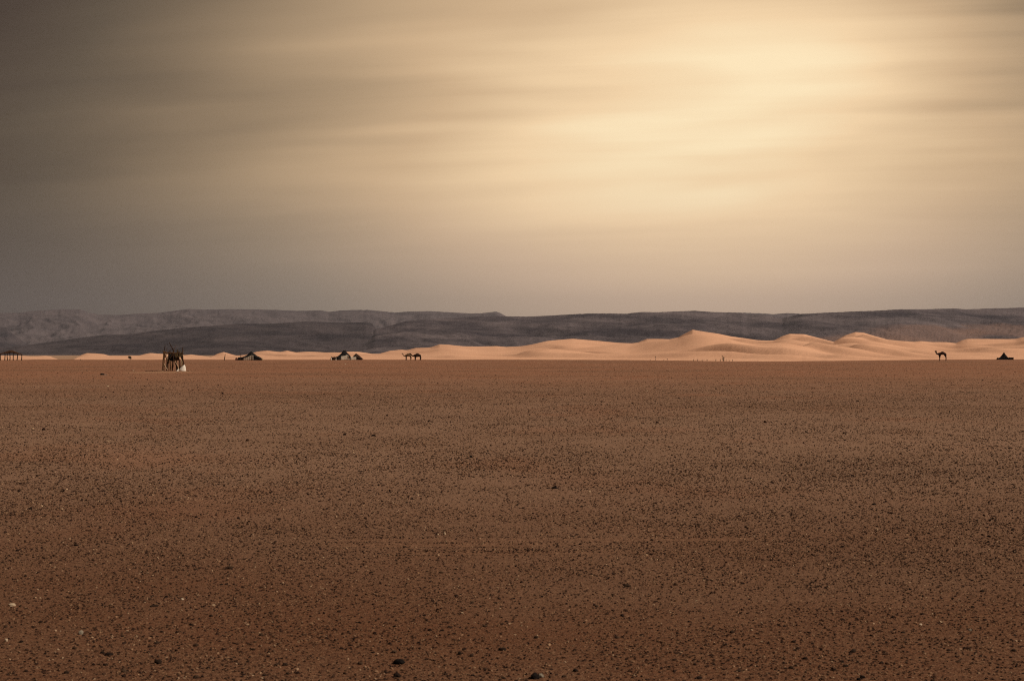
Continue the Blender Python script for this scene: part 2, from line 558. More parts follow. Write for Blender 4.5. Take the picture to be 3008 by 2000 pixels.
# ------------------------------------------------------------------ dunes
CREST = [(-400, 1046), (-60, 1042), (0, 1044), (68, 1045), (89, 1047), (110, 1046.6), (131, 1045), (148, 1047), (172, 1056), (216, 1056), (237, 1043),
         (254, 1037), (280, 1038), (305, 1040), (322, 1045), (360, 1045), (407, 1044.5), (424, 1040), (441, 1037), (470, 1039), (543, 1043),
         (560, 1041), (589, 1044.5), (619, 1049), (636, 1040), (657, 1033.5), (678, 1040), (695, 1044.5), (721, 1042), (755, 1032.6),
         (784, 1029.6), (822, 1033.5), (843, 1030), (869, 1035), (907, 1032.6), (954, 1035), (1000, 1035), (1021, 1032.6), (1055, 1033.5),
         (1093, 1039), (1114, 1039), (1144, 1030.5), (1178, 1027), (1195, 1028.4), (1220, 1022), (1254, 1021), (1265, 1020), (1292, 1011.4),
         (1314, 1012), (1360, 1017), (1407, 1017.8), (1458, 1016.5), (1487, 1019), (1530, 1017), (1568, 1010.6), (1606, 1001.7), (1636, 998.7),
         (1682, 995), (1720, 998), (1763, 1001.7), (1818, 1007), (1856, 1008.4), (1873, 1006), (1899, 995.7), (1933, 995.3), (1966, 996.6),
         (1992, 991), (2008, 981.7), (2034, 968.5), (2055, 972), (2111, 980.4), (2145, 987.7), (2184, 993), (2222, 998.8), (2256, 1000.5),
         (2273, 999.7), (2299, 986.8), (2320, 980.4), (2363, 981.7), (2406, 993), (2449, 1004), (2483, 984.7), (2513, 975), (2538, 977.4),
         (2568, 986.8), (2607, 997.5), (2641, 1001), (2684, 1004), (2705, 1001.8), (2739, 1004.8), (2778, 1004.8), (2808, 1008), (2825, 999.7),
         (2842, 995.4), (2897, 995.4), (2961, 996), (2983, 995.4), (3000, 991), (3100, 984), (3250, 998), (3500, 980), (3800, 1005)]
FOOT = [(-400, 1057.2), (0, 1057.5), (1000, 1056.6), (1504, 1056.4), (1850, 1057.5), (2000, 1059.2), (2150, 1061.5), (2300, 1061.3), (2600, 1058.3),
        (2750, 1056.3), (3008, 1054.6), (3800, 1056)]
pxs = np.arange(-380, 3780, 2.0)
tx = (pxs - CX) / F                       # tan(azimuth)
crest_y = interp(CREST, pxs) + 0.5 * (fbm(pxs / 14.0, pxs * 0, 3, 41) - 0.5)
k = np.array([0.25, 0.5, 0.25]); crest_y[1:-1] = np.convolve(crest_y, k, 'valid')
foot_d = F * EYE / (interp(FOOT, pxs) - HORIZON)
foot_j = 9.0 * (fbm(pxs / 40.0, pxs * 0, 3, 47) - 0.5)
crest_d = 690 + 150 * (fbm(pxs / 300.0, pxs * 0 + 5, 2, 51) - 0.5)
NT_ = 150
T = np.concatenate([np.linspace(-0.03, 1.0, NT_) , np.linspace(1.012, 1.5, 34)])[:, None]
D = foot_d[None, :] + (crest_d - foot_d)[None, :] * T + foot_j[None, :] * np.clip(1 - np.clip(T, 0, 1) / 0.14, 0, 1)
Xd = tx[None, :] * D; Yd = D
base = gz(Xd, Yd) - 0.02
zc = EYE + crest_d * (HORIZON - crest_y) / F
Hc = np.maximum(zc[None, :] - base, -0.6)
Hc1 = zc - (gz(tx * crest_d, crest_d) - 0.02)
kk = np.hanning(141); kk /= kk.sum()
Hsm = np.convolve(np.pad(Hc1, 70, 'edge'), kk, 'valid')
k3 = np.hanning(27); k3 /= k3.sum()
Hmd = np.convolve(np.pad(Hc1, 13, 'edge'), k3, 'valid')
Tq = np.clip(T, 0, 1)
Hcc = Hsm[None, :] * 0.9 + (Hmd - Hsm * 0.9)[None, :] * Tq ** 3 + (Hc1 - Hmd)[None, :] * Tq ** 14
Tc = np.clip(T, 0, 1)
prof = np.where(T < 0, T * 2.0, Tc * (1.35 - 0.35 * Tc))
# minor dunes on the near side: ridges with one steep flank, fading out at foot and crest
wx = Xd + 22 * (fbm(Xd / 60, Yd / 60, 3, 61) - 0.5)
wy = Yd + 40 * (fbm(Xd / 70, Yd / 70, 3, 65) - 0.5)
n_a = fbm(wx / 34 + wy / 120, wy / 40, 3, 71)
n_b = fbm(wx / 15 - wy / 80, wy / 19, 3, 75)
bump = (n_a - 0.5) * 0.16 + (n_b - 0.5) * 0.07
prof = np.where(T < 0, T * 2.0, 0.36 * Tc + 0.64 * Tc ** 2.8)
for kq, (tk, hk, wv) in enumerate(((0.14, 0.20, 26.0), (0.32, 0.32, 38.0), (0.54, 0.40, 48.0), (0.76, 0.34, 44.0))):
    tt = tk + 0.16 * (fbm(Xd / 70.0, Xd * 0 + kq * 7.7, 3, 81 + kq) - 0.5)
    amp_ = hk * np.clip(1.9 * fbm(Xd / wv, Yd / 300.0 + kq * 3.1, 3, 91 + kq) - 0.35, 0.0, 1.3)
    u = Tc - tt
    bump = bump + amp_ * np.where(u < 0, np.exp(-(u / 0.13) ** 2), np.exp(-(u / 0.035) ** 2))
ph = (Xd + 0.42 * Yd + 46 * (fbm(Xd / 60, Yd / 90, 3, 121) - 0.5)) / 33.0
fr = ph - np.floor(ph)
saw = np.where(fr < 0.22, fr / 0.22, (1 - fr) / 0.78)
saw = saw * saw * (3 - 2 * saw)
bump = bump + (saw - 0.4) * 0.42 * np.clip(2.6 * fbm(Xd / 52, Yd / 60, 2, 127) - 0.75, 0, 1) * np.clip(1.15 - 0.6 * Tc, 0, 1)
win = np.clip(Tc / 0.34, 0, 1) * np.clip((1 - Tc) / 0.10, 0, 1)
win = win * win * (3 - 2 * win)
Zd = base + Hcc * (prof + bump * win)
# keep the near slopes below the sight line to the crest
sight = EYE + D * ((HORIZON - crest_y) / F)[None, :]
lim = sight - 0.06 * (1 - Tc) * np.abs(Hcc) - 0.004
soft = 0.03 * np.abs(Hcc) + 0.01
Zs = lim - soft * np.log1p(np.exp(np.clip((lim - Zd) / soft, -30, 30)))
Zd = np.where((T > 0) & (T < 0.995), np.where(Tc > 0.9, np.minimum(Zd, lim), Zs * 0 + np.minimum(Zs, Zd) ), Zd)
back = np.clip((T - 1) / 0.5, 0, 1)
Zd = np.where(T > 1, base + Hcc * (1 - back) ** 1.6 - 0.4 * back, Zd)
Zd = np.where(T < 0, base - 0.25 * (-T / 0.03), Zd)
dunes = grid_obj('dunes', Xd, Yd, Zd, M_SAND)
tag(dunes, 'pale peach sand dunes beyond the plain', None, None, 'structure')

# ------------------------------------------------------------------ hills
FAR = [(-900, 930), (-300, 914), (0, 919), (47, 919), (106, 913), (182, 908), (237, 909), (263, 918), (288, 924), (356, 925), (398, 921.5), (466, 919), (509, 913), (551, 907.5),
       (606, 909.7), (687, 908), (755, 909), (818, 910.5), (869, 913), (941, 911.8), (966, 915.6), (1000, 912), (1042, 910.5), (1085, 910.5),
       (1161, 918), (1203, 915), (1263, 914), (1322, 917), (1382, 921), (1415, 920), (1458, 915), (1470, 919), (1487, 929), (1540, 945), (1900, 950), (2120, 935),
       (2184, 918.5), (2230, 920), (2273, 922.7), (2308, 919.7), (2346, 921), (2420, 940), (3100, 950), (3900, 930)]
NEAR2 = [(1040, 1012), (1075, 990), (1102, 968), (1112, 965), (1148, 956), (1191, 943.6), (1254, 937), (1331, 934), (1403, 930), (1458, 928.8), (1547, 930),
         (1602, 927.5), (1670, 923.7), (1729, 920.7), (1790, 920.7), (1839, 921.5), (1882, 916.5), (1933, 917), (2000, 914), (2043, 913), (2085, 916),
         (2128, 917.6), (2179, 918.5), (2196, 924.4), (2239, 925), (2273, 932), (2299, 934.7), (2325, 928), (2355, 922), (2427, 918.5), (2504, 915),
         (2568, 913), (2641, 908.6), (2726, 908), (2803, 906), (2842, 909), (2897, 906.5), (3000, 903.5), (3300, 897), (3900, 905)]
NEAR1 = [(-900, 1034), (-100, 1030), (20, 1021), (55, 1016), (140, 1005), (271, 988), (305, 984), (381, 981), (466, 970), (568, 960.5), (627, 957), (695, 951), (788, 951), (831, 948),
         (899, 944.4), (975, 947), (1025, 948), (1076, 945.7), (1093, 950), (1102, 960.5), (1118, 972), (1150, 990), (1200, 1012)]
LEFT = [(-900, 950), (-300, 940), (-80, 955), (0, 960.5), (21, 962.6), (38, 982), (64, 1001), (80, 1011), (110, 1026)]


def hill(name, prof_pts, dist, depth, mat, seed, x0, x1, label, step=3.0, amp=0.19):
    p = np.arange(x0, x1, step)
    t = (p - CX) / F
    cy = interp(prof_pts, p)
    cy = cy + 1.5 * (fbm(p / 9.0, p * 0, 4, seed, 0.65) - 0.5)
    cd = dist * (1 + 0.10 * (fbm(p / 500.0, p * 0, 2, seed + 9) - 0.5))
    Tt = np.concatenate([np.linspace(0, 1, 70), np.linspace(1.02, 1.6, 14)])[:, None]
    Dm = cd[None, :] - depth + depth * Tt
    Xm = t[None, :] * Dm
    zb = gz(Xm, Dm) - 3.0
    zcr = EYE + cd * (HORIZON - cy) / F
    H = zcr[None, :] - zb
    Tk = np.clip(Tt, 0, 1)
    pr = 0.35 * Tk + 0.65 * Tk ** 1.7
    gx_ = Xm + 180 * (fbm(Xm / 500, Dm / 500, 3, seed + 2) - 0.5)
    gul = 1 - np.abs(2 * fbm(gx_ / 210 + Dm / 500, Dm / 620, 5, seed + 3, 0.52) - 1) * 1.8
    rel = amp * (gul - 0.45) * np.clip(np.sin(np.pi * Tk), 0, 1) ** 0.6
    Z = zb + H * np.clip(pr + rel, -0.02, 1.2)
    sl = EYE + Dm * ((HORIZON - cy) / F)[None, :]
    Z = np.where(Tt < 1, np.minimum(Z, sl - 0.03 * (1 - Tk) * np.abs(H)), Z)
    bk = np.clip((Tt - 1) / 0.6, 0, 1)
    Z = np.where(Tt > 1, zb + H * (1 - bk), Z)
    o = grid_obj(name, Xm, Dm, Z, mat, smooth=True)
    return tag(o, label, None, None, 'structure')


hill('hills', FAR, 9200.0, 2200.0, M_ROCKF, 101, -860, 3880, 'farthest grey hill range along the horizon', amp=0.16)
hill('hills', NEAR2, 4600.0, 1250.0, M_ROCKN, 131, 1040, 3880, 'nearer dark rocky hills behind the high dunes')
hill('hills', NEAR1, 4900.0, 1250.0, M_ROCKL, 161, -860, 1200, 'long low hill spur behind the tents')
hill('hills', LEFT, 7200.0, 900.0, M_ROCKL, 191, -860, 110, 'dark hill shoulder at the far left')

# ------------------------------------------------------------------ haze
hz_m = bpy.data.materials.new('desert_haze')
hz_m.use_nodes = True
hn = NT(hz_m.node_tree)
hz_m.node_tree.nodes.clear()
pv = hn.n('ShaderNodeVolumePrincipled')
pv.inputs['Color'].default_value = (0.74, 0.76, 0.92, 1)
pv.inputs['Density'].default_value = 0.000034
pv.inputs['Anisotropy'].default_value = 0.25
ho = hn.n('ShaderNodeOutputMaterial')
hn.link(pv.outputs[0], ho.inputs['Volume'])
s_ = 13600.0
z0_, z1_ = -27.0, 420.0
haze = mesh_obj('haze', [(-s_, -s_, z0_), (s_, -s_, z0_), (s_, s_, z0_), (-s_, s_, z0_), (-s_, -s_, z1_), (s_, -s_, z1_), (s_, s_, z1_), (-s_, s_, z1_)],
                [(0, 3, 2, 1), (4, 5, 6, 7), (0, 1, 5, 4), (1, 2, 6, 5), (2, 3, 7, 6), (3, 0, 4, 7)], hz_m)
tag(haze, 'thin dusty haze over the desert', None, None, 'stuff')

# ------------------------------------------------------------------ gravel


def scatter(n, d0, d1, power, half=0.335, side=1.2):
    """n points in the wedge in view, number per square metre falling as distance**-power"""
    u = rng.random(n)
    e = 2.0 - power
    d = d0 * (d1 / d0) ** u if abs(e) < 1e-6 else (d0 ** e + u * (d1 ** e - d0 ** e)) ** (1 / e)
    x = (rng.random(n) * 2 - 1) * (half * d + side)
    # a quarter of them goes on beyond the wedge on either side, thinning out
    out = rng.random(n) < 0.24
    x = np.where(out, np.sign(x) * (half * d + side + 11.0 * rng.random(n) ** 1.5), x)
    return x, d


def stones_set(n, d0, d1, power, smin, smax, sexp, clump, fade_in=0.5):
    x, y = scatter(n, d0, d1, power)
    dens = fbm(x / 3.1, y / 4.5, 3, 201) * 0.5 + fbm(x / 0.7, y / 0.9, 2, 207) * 0.5
    keep = rng.random(n) < np.clip((dens - 0.5) * clump + 0.6, 0.05, 1)
    # thin out gradually at both ends of the belt
    keep &= rng.random(n) < np.clip((y - d0 * 0.98) / (d0 * fade_in), 0, 1) * np.clip((d1 - y) / (d1 * 0.45), 0, 1) ** 0.8
    x = x[keep]; y = y[keep]
    s = smin + (smax - smin) * rng.random(len(x)) ** sexp
    return x, y, s


sets = [stones_set(440000, 8.0, 36, 0.8, 0.007, 0.019, 1.7, 1.3, 0.05),      # grit
        stones_set(110000, 8.0, 60, 0.7, 0.012, 0.028, 2.4, 2.2, 0.05),       # pebbles
        stones_set(480000, 17, 120, 0.8, 0.014, 0.036, 2.4, 1.6, 1.0),      # stones of the middle belt
        stones_set(130000, 50, 395, 1.0, 0.026, 0.066, 2.6, 1.0, 1.2),      # far stones
        stones_set(1600, 30, 330, 0.6, 0.06, 0.12, 3.0, 1.0)]
# stones pushed aside in low rows along the wheel ruts
xr = rng.uniform(-1.9, 2.6, 300); yr = 18.9 + 0.03 * xr + np.sign(rng.random(300) - 0.5) * rng.normal(0.26, 0.09, 300)
xq = rng.normal(0.1, 0.7, 260); yq = 17.75 + 0.012 * xq + rng.normal(0.16, 0.07, 260)
sets.append((np.concatenate([xr, xq]), np.concatenate([yr, yq]), rng.uniform(0.008, 0.022, 560)))
sx = np.concatenate([s[0] for s in sets]); sy = np.concatenate([s[1] for s in sets]); ss = np.concatenate([s[2] for s in sets])
# wheel ruts are swept clean
rutmask = (np.abs(sy - (18.9 + 0.03 * sx)) < 0.17) & (sx > -1.9) & (sx < 2.6)
rutmask |= (np.abs(sy - (17.75 + 0.012 * sx)) < 0.10) & (sx > -1.0) & (sx < 1.2)
rutmask |= (np.abs(sy - (18.45 + 0.02 * sx)) < 0.12) & (sx > -1.9) & (sx < 0.4)
rutmask &= rng.random(len(sx)) < 0.9
sx, sy, ss = sx[~rutmask], sy[~rutmask], ss[~rutmask]
N = len(sx)
sz = gz(sx, sy)
me = bpy.data.meshes.new('gravel')
me.vertices.add(N)
flatn = rng.uniform(0.42, 0.85, N)
me.vertices.foreach_set('co', np.stack([sx, sy, sz + ss * flatn * 0.22], -1).astype(np.float32).ravel())
at = me.attributes.new('scl', 'FLOAT_VECTOR', 'POINT')
at.data.foreach_set('vector', np.stack([ss * rng.uniform(0.8, 1.35, N), ss * rng.uniform(0.7, 1.1, N), ss * flatn], -1).astype(np.float32).ravel())
at = me.attributes.new('rot', 'FLOAT_VECTOR', 'POINT')
at.data.foreach_set('vector', np.stack([rng.normal(0, 0.22, N), rng.normal(0, 0.22, N), rng.uniform(0, 6.283, N)], -1).astype(np.float32).ravel())
at = me.attributes.new('vid', 'INT', 'POINT')
at.data.foreach_set('value', rng.integers(0, 6, N).astype(np.int32))
at = me.attributes.new('shade', 'FLOAT', 'POINT')
at.data.foreach_set('value', rng.random(N).astype(np.float32))
gravel = bpy.data.objects.new('gravel', me)
COL.objects.link(gravel)
tag(gravel, 'dark angular gravel strewn over the plain', None, None, 'stuff')
gn = bpy.data.node_groups.new('gravel_scatter', 'GeometryNodeTree')
gn.interface.new_socket('Geometry', in_out='INPUT', socket_type='NodeSocketGeometry')
gn.interface.new_socket('Geometry', in_out='OUTPUT', socket_type='NodeSocketGeometry')
gi = gn.nodes.new('NodeGroupInput'); go = gn.nodes.new('NodeGroupOutput')
join = gn.nodes.new('GeometryNodeJoinGeometry')
for kx in range(6):
    ico = gn.nodes.new('GeometryNodeMeshIcoSphere')
    ico.inputs['Radius'].default_value = 0.5
    ico.inputs['Subdivisions'].default_value = 2
    nz = gn.nodes.new('ShaderNodeTexNoise'); nz.noise_dimensions = '4D'
    nz.inputs['Scale'].default_value = 1.7; nz.inputs['Detail'].default_value = 1.5
    nz.inputs['W'].default_value = 3.7 * kx
    posn = gn.nodes.new('GeometryNodeInputPosition')
    gn.links.new(posn.outputs[0], nz.inputs['Vector'])
    sub = gn.nodes.new('ShaderNodeVectorMath'); sub.operation = 'SUBTRACT'
    gn.links.new(nz.outputs['Color'], sub.inputs[0]); sub.inputs[1].default_value = (0.5, 0.5, 0.5)
    scv = gn.nodes.new('ShaderNodeVectorMath'); scv.operation = 'SCALE'
    gn.links.new(sub.outputs[0], scv.inputs[0]); scv.inputs['Scale'].default_value = 1.15
    setp = gn.nodes.new('GeometryNodeSetPosition')
    gn.links.new(ico.outputs['Mesh'], setp.inputs['Geometry'])
    gn.links.new(scv.outputs[0], setp.inputs['Offset'])
    sh = gn.nodes.new('GeometryNodeSetShadeSmooth')
    gn.links.new(setp.outputs[0], sh.inputs['Geometry'])
    sh.inputs['Shade Smooth'].default_value = False
    sm = gn.nodes.new('GeometryNodeSetMaterial')
    gn.links.new(sh.outputs[0], sm.inputs['Geometry'])
    sm.inputs['Material'].default_value = M_GRAVEL
    g2i = gn.nodes.new('GeometryNodeGeometryToInstance')
    gn.links.new(sm.outputs[0], g2i.inputs[0])
    gn.links.new(g2i.outputs[0], join.inputs[0])


def named(nm, typ):
    q = gn.nodes.new('GeometryNodeInputNamedAttribute')
    q.data_type = typ
    q.inputs['Name'].default_value = nm
    return next(s for s in q.outputs if s.enabled and s.name == 'Attribute')


iop = gn.nodes.new('GeometryNodeInstanceOnPoints')
gn.links.new(gi.outputs[0], iop.inputs['Points'])
gn.links.new(join.outputs[0], iop.inputs['Instance'])
iop.inputs['Pick Instance'].default_value = True
gn.links.new(named('vid', 'INT'), iop.inputs['Instance Index'])
e2r = gn.nodes.new('FunctionNodeEulerToRotation')
gn.links.new(named('rot', 'FLOAT_VECTOR'), e2r.inputs[0])
gn.links.new(e2r.outputs[0], iop.inputs['Rotation'])
gn.links.new(named('scl', 'FLOAT_VECTOR'), iop.inputs['Scale'])
gn.links.new(iop.outputs[0], go.inputs[0])
md = gravel.modifiers.new('scatter', 'NODES')
md.node_group = gn

# ------------------------------------------------------------------ the larger stones, one by one


def stone_mesh(seed, rough=0.20):
    o = lump('stone_shape', (1, 1, 1), M_STONE, None, seed=seed, flat=0.22, sub=2, rough=rough, smooth=False)
    m = o.data
    bpy.data.objects.remove(o)
    return m


SHAPES = [stone_mesh(300 + i) for i in range(7)]


def stone(pxx, pyy, wpx, hpx, mat, label, group=None, shape=0, rz=None, cat='stone', wd=0.9, name='stone'):
    p = spot(pxx, pyy)
    m = p.y / F
    me = SHAPES[shape % 7]
    if mat is not M_STONE:
        me = me.copy(); me.materials.clear(); me.materials.append(mat)
    o = bpy.data.objects.new(name, me)
    COL.objects.link(o)
    W, H = wpx * m, hpx * m
    o.scale = (W, W * wd, H)
    o.rotation_euler = (0, 0, random.uniform(-0.5, 0.5) if rz is None else rz)
    o.location = (p.x, p.y, p.z - H * 0.12)
    return tag(o, label, cat, group)


stone(1173, 1950, 36, 17, M_BLACKSTONE, 'black low stone near the bottom edge, widest of the dark stones', shape=1, rz=0.0)
stone(1573, 1994, 28, 20, M_BLACKSTONE, 'black wedge-shaped stone at the bottom edge beside a pale stone', shape=2, rz=0.3)
stone(1589, 1990, 18, 13, M_GREYSTONE, 'pale grey stone touching a black wedge-shaped stone at the bottom edge', shape=3)
stone(36, 1779, 22, 9, M_PALESTONE, 'pale cream stone, longest of the light stones, by the left edge', shape=4, rz=0.1)
stone(20, 1884, 9, 9, M_PALESTONE, 'small round whitish stone by the lower left edge', shape=5)
stone(239, 1864, 15, 14, M_GREYSTONE, 'rounded grey stone at the lower left', shape=0)
stone(322, 1924, 25, 9, M_STONE, 'long flat dark stone at the lower left', shape=3, rz=0.05)
stone(466, 1949, 22, 15, M_STONE, 'thick dark stone below the long flat dark stone at the lower left', shape=5)
stone(1629, 1433, 20, 7, M_BLACKSTONE, 'flat black stone alone on the tan gravel right of centre', shape=1, rz=0.1)
stone(1384, 1341, 10, 7, M_BLACKSTONE, 'dark stone, taller one of a pair in the middle of the plain', shape=2)
stone(1373, 1344, 10, 4, M_STONE, 'dark flat stone, lower one of a pair in the middle of the plain', shape=4)
stone(1306, 1567, 7, 9, M_PALESTONE, 'small upright cream stone near the wheel ruts', shape=6)
stone(1287, 1568, 5, 4, M_PALESTONE, 'tiny cream stone left of the upright cream stone', shape=2)
stone(536, 1762, 11, 6, M_PALESTONE, 'small cream stone on the brown gravel left of centre', shape=1)
stone(455, 1781, 26, 6, M_STONE, 'thin dark slab of stone left of the small cream stone', shape=0, rz=0.0)
stone(1842, 1722, 24, 9, M_STONE, 'low dark slab of stone right of the wheel ruts', shape=3, rz=0.0)
stone(2521, 1998, 13, 9, M_BLACKSTONE, 'small black stone at the bottom edge on the right', shape=5)
stone(2566, 1482, 14, 6, M_BLACKSTONE, 'black stone farther out on the right of the plain', shape=6)
stone(2703, 1838, 11, 6, M_PALESTONE, 'cream stone on the brown gravel at the lower right', shape=2)
stone(2848, 1853, 10, 7, M_GREYSTONE, 'grey stone at the lower right beyond the cream stone', shape=0)
stone(1385, 1928, 14, 10, M_STONE, 'dark rounded stone, right one of two near the bottom centre', shape=4)
stone(1350, 1922, 13, 12, M_STONE, 'dark rounded stone, left one of two near the bottom centre', shape=6)
stone(1900, 1150, 5, 3, M_PALESTONE, 'tiny pale stone far out on the red gravel', shape=6)
stone(316, 1136, 9, 3, M_PALESTONE, 'whitish chip of stone on the red ground below the black rag', shape=4, rz=0.0)
stone(392, 1090, 4, 3, M_PALESTONE, 'small white pebble left of the stick shelter', shape=5)
stone(1015, 1071, 4, 3, M_PALESTONE, 'small white pebble in front of the twin tents', shape=1)
taken = 0
while taken < 270:
    d = 10.9 + (40 - 10.9) * random.random() ** 1.5
    py_ = HORIZON + F * EYE / d
    px_ = random.uniform(10, 2998)
    size = random.uniform(0.024, 0.040) * (1 + 0.5 * (random.random() > 0.93))
    wpx = size * F / d
    stone(px_, py_, wpx, wpx * random.uniform(0.38, 0.62), M_STONE, 'dark brown stone, one of the larger ones among the near gravel',
          'larger dark stones on the near gravel', shape=taken)
    taken += 1

# a black rag with a grey tail on the red ground
p = spot(300, 1101.5)
o = thing('discarded_rag', p, 'black rag with a grey end lying on the red ground at left', 'rag')
m_ = p.y / F
lump('cloth_heap', (12 * m_, 0.32, 5.5 * m_), M_BLACK, o, (0, 0, -0.01), 401, 0.3, 3, 0.25)
lump('cloth_tail', (9 * m_, 0.18, 2.2 * m_), cloth('grey_rag', (0.10, 0.10, 0.11), (0.16, 0.15, 0.15)), o, (9 * m_, 0.0, -0.01), 402, 0.3, 3, 0.25)


# ------------------------------------------------------------------ tents
def tent(name, base, label, sil, front, half_depth, roof_mat, droop=0.35, cat='tent'):
    """sil / front: outline of the ridge and of the front hem, (x, z) in metres"""
    t = thing(name, base, label, cat)
    xs = np.linspace(sil[0][0], sil[-1][0], 41)
    top = interp(sil, xs)
    hem = np.minimum(interp(front, xs), top - 0.02)
    V, Fc = [], []
    ys = np.linspace(-1, 1, 15)
    for yy in ys:
        for xx, zt, zh in zip(xs, top, hem):
            a = abs(yy)
            sag = 0.04 * math.sin(a * math.pi) + 0.012 * math.sin(xx * 6.1 + yy * 4)
            z = zt * (1 - a ** 1.15) + zh * a ** 1.15 - sag * (zt > 0.5)
            V.append((xx, yy * half_depth, max(z, 0.02)))
    n = len(xs)
    for i in range(len(ys) - 1):
        for j in range(n - 1):
            Fc.append((i * n + j, i * n + j + 1, (i + 1) * n + j + 1, (i + 1) * n + j))
    o = mesh_obj('roof_cloth', V, Fc, roof_mat, t, smooth=True)
    sd = o.modifiers.new('thickness', 'SOLIDIFY'); sd.thickness = 0.03; sd.offset = -1
    return t


def curtain(name, parent, x0, x1, y, ztop, mat, folds=9, amp=0.035, zbot=-0.02):
    """hanging cloth wall; ztop is a number or (x,z) outline"""
    xs = np.linspace(x0, x1, 33)
    zt = interp(ztop, xs) if hasattr(ztop, '__len__') else np.full_like(xs, ztop)
    V, Fc = [], []
    K = 7
    for k in range(K):
        for i, xx in enumerate(xs):
            t = k / (K - 1)
            yy = y + amp * math.sin((xx - x0) / (x1 - x0) * folds * 6.283 + 0.7 * math.sin(xx * 3)) * (1 - 0.5 * t)
            V.append((xx, yy, zbot + (zt[i] - zbot) * t))
    n = len(xs)
    for k in range(K - 1):
        for i in range(n - 1):
            Fc.append((k * n + i, k * n + i + 1, (k + 1) * n + i + 1, (k + 1) * n + i))
    o = mesh_obj(name, V, Fc, mat, parent, smooth=True)
    sd = o.modifiers.new('thickness', 'SOLIDIFY'); sd.thickness = 0.015
    return o


# black tent with a white entrance, left of centre
b1 = spot(738, 1058.0)
t1 = tent('tent', b1, 'black peaked tent with a cream cloth entrance and a pole before it',
          [(-2.85, 0.62), (-2.0, 0.72), (-1.5, 0.86), (-1.0, 1.12), (-0.5, 1.58), (0.0, 1.99), (0.15, 1.95), (0.5, 1.58), (1.26, 1.0), (2.0, 0.66), (2.35, 0.42)],
          [(-2.85, 0.40), (-1.5, 0.55), (-1.0, 0.62), (-0.5, 0.80), (0.0, 1.10), (0.35, 1.26), (0.5, 1.2), (1.26, 0.75), (2.35, 0.25)], 1.6, M_BLACK)
curtain('side_wall', t1, -2.8, -1.5, -1.52, [(-2.8, 0.42), (-1.5, 0.56)], M_BLACK)
curtain('side_wall', t1, 0.62, 2.3, -1.52, [(0.62, 1.16), (1.26, 0.76), (2.3, 0.27)], M_BLACK)
curtain('back_wall', t1, -2.8, 2.3, 1.5, [(-2.8, 0.42), (-1.5, 0.56), (0.0, 1.1), (0.5, 1.2), (1.26, 0.76), (2.3, 0.27)], M_BLACK)
curtain('inner_cloth', t1, -1.5, 0.40, -1.55, [(-1.5, 0.55), (-0.5, 0.78), (0.4, 1.20)], M_CREAM, 5, 0.03)
rod('tent_pole', [(0.45, -1.6, -0.08), (0.47, -1.56, 1.25)], 0.05, M_DARKWOOD, t1)
rod('tent_pole', [(0.0, 0.0, -0.08), (0.0, 0.0, 1.95)], 0.05, M_DARKWOOD, t1)
curtain('door_strip', t1, 0.54, 0.68, -1.60, 1.08, M_WHITE, 1, 0.01)
rod('front_pole', [(-2.06, -1.75, -0.08), (-2.04, -1.7, 1.58)], [0.055, 0.04], M_DARKWOOD, t1, wob=0.01)
rod('guy_rope', [(-2.85, -1.5, 0.55), (-3.3, -1.9, -0.02)], 0.008, M_WOOD, t1)
rod('guy_rope', [(2.3, -1.5, 0.40), (2.9, -1.9, -0.02)], 0.008, M_WOOD, t1)
o = lump('rolled_rug', (0.42, 0.7, 0.62), M_RED, None, (0, 0, -0.02), 411, 0.2, 3, 0.10)
o.location = (b1.x - 2.95, b1.y - 2.1, float(gz(b1.x - 2.95, b1.y - 2.1)))
tag(o, 'dark red rolled rug at the left end of the cream-entrance tent', 'rug')
o = lump('tan_sack', (0.46, 0.5, 0.52), M_TANCLOTH, None, (0, 0, -0.02), 412, 0.2, 3, 0.14)
o.location = (b1.x + 2.62, b1.y - 1.2, float(gz(b1.x + 2.62, b1.y - 1.2)))
tag(o, 'tan sack leaning at the right end of the cream-entrance tent', 'sack')
p = spot(660, 1058.4)
o = rod('wooden_post', [(-0.10, 0, -0.1), (0.02, 0, 0.7), (0.14, 0, 1.42)], [0.085, 0.08, 0.045], M_DARKWOOD, None, wob=0.015)
o.location = p
tag(o, 'lone dark wooden post leaning right beside the dunes', 'post')

# the twin tents: big black one with a white wall, small brown one at its right
b2 = spot(1011.5, 1057.4)
t2 = tent('tent', b2, 'tall black tent with blunt top over a long white cloth wall', [(-1.95, 0.72), (-1.5, 0.84), (-1.15, 1.10), (-0.9, 1.34), (-0.5, 1.75), (-0.25, 2.16), (0.25, 2.18), (0.65, 1.62), (1.1, 1.24), (1.36, 0.92)],
          [(-1.95, 0.50), (-0.76, 0.84), (0.13, 0.90), (0.5, 1.08), (0.75, 1.16), (1.0, 1.02), (1.36, 0.72)], 1.7, M_BLACK)
curtain('side_wall', t2, -1.6, -0.62, -1.62, [(-1.6, 0.6), (-0.62, 0.86)], M_BLACK, 4)
curtain('front_wall', t2, -0.62, 1.30, -1.69, [(-0.62, 0.86), (0.13, 0.93), (0.75, 1.20), (1.30, 0.85)], M_WHITE, 6, 0.018)
curtain('back_wall', t2, -1.9, 1.30, 1.6, [(-1.9, 0.5), (-0.76, 0.84), (0.13, 0.9), (0.75, 1.15), (1.3, 0.75)], M_BLACK, 6)
rod('tent_pole', [(0.82, -1.72, -0.08), (0.86, -1.66, 1.10)], 0.055, M_DARKWOOD, t2)
rod('tent_pole', [(-0.16, 0.0, -0.08), (-0.16, 0.0, 2.26)], 0.06, M_DARKWOOD, t2)
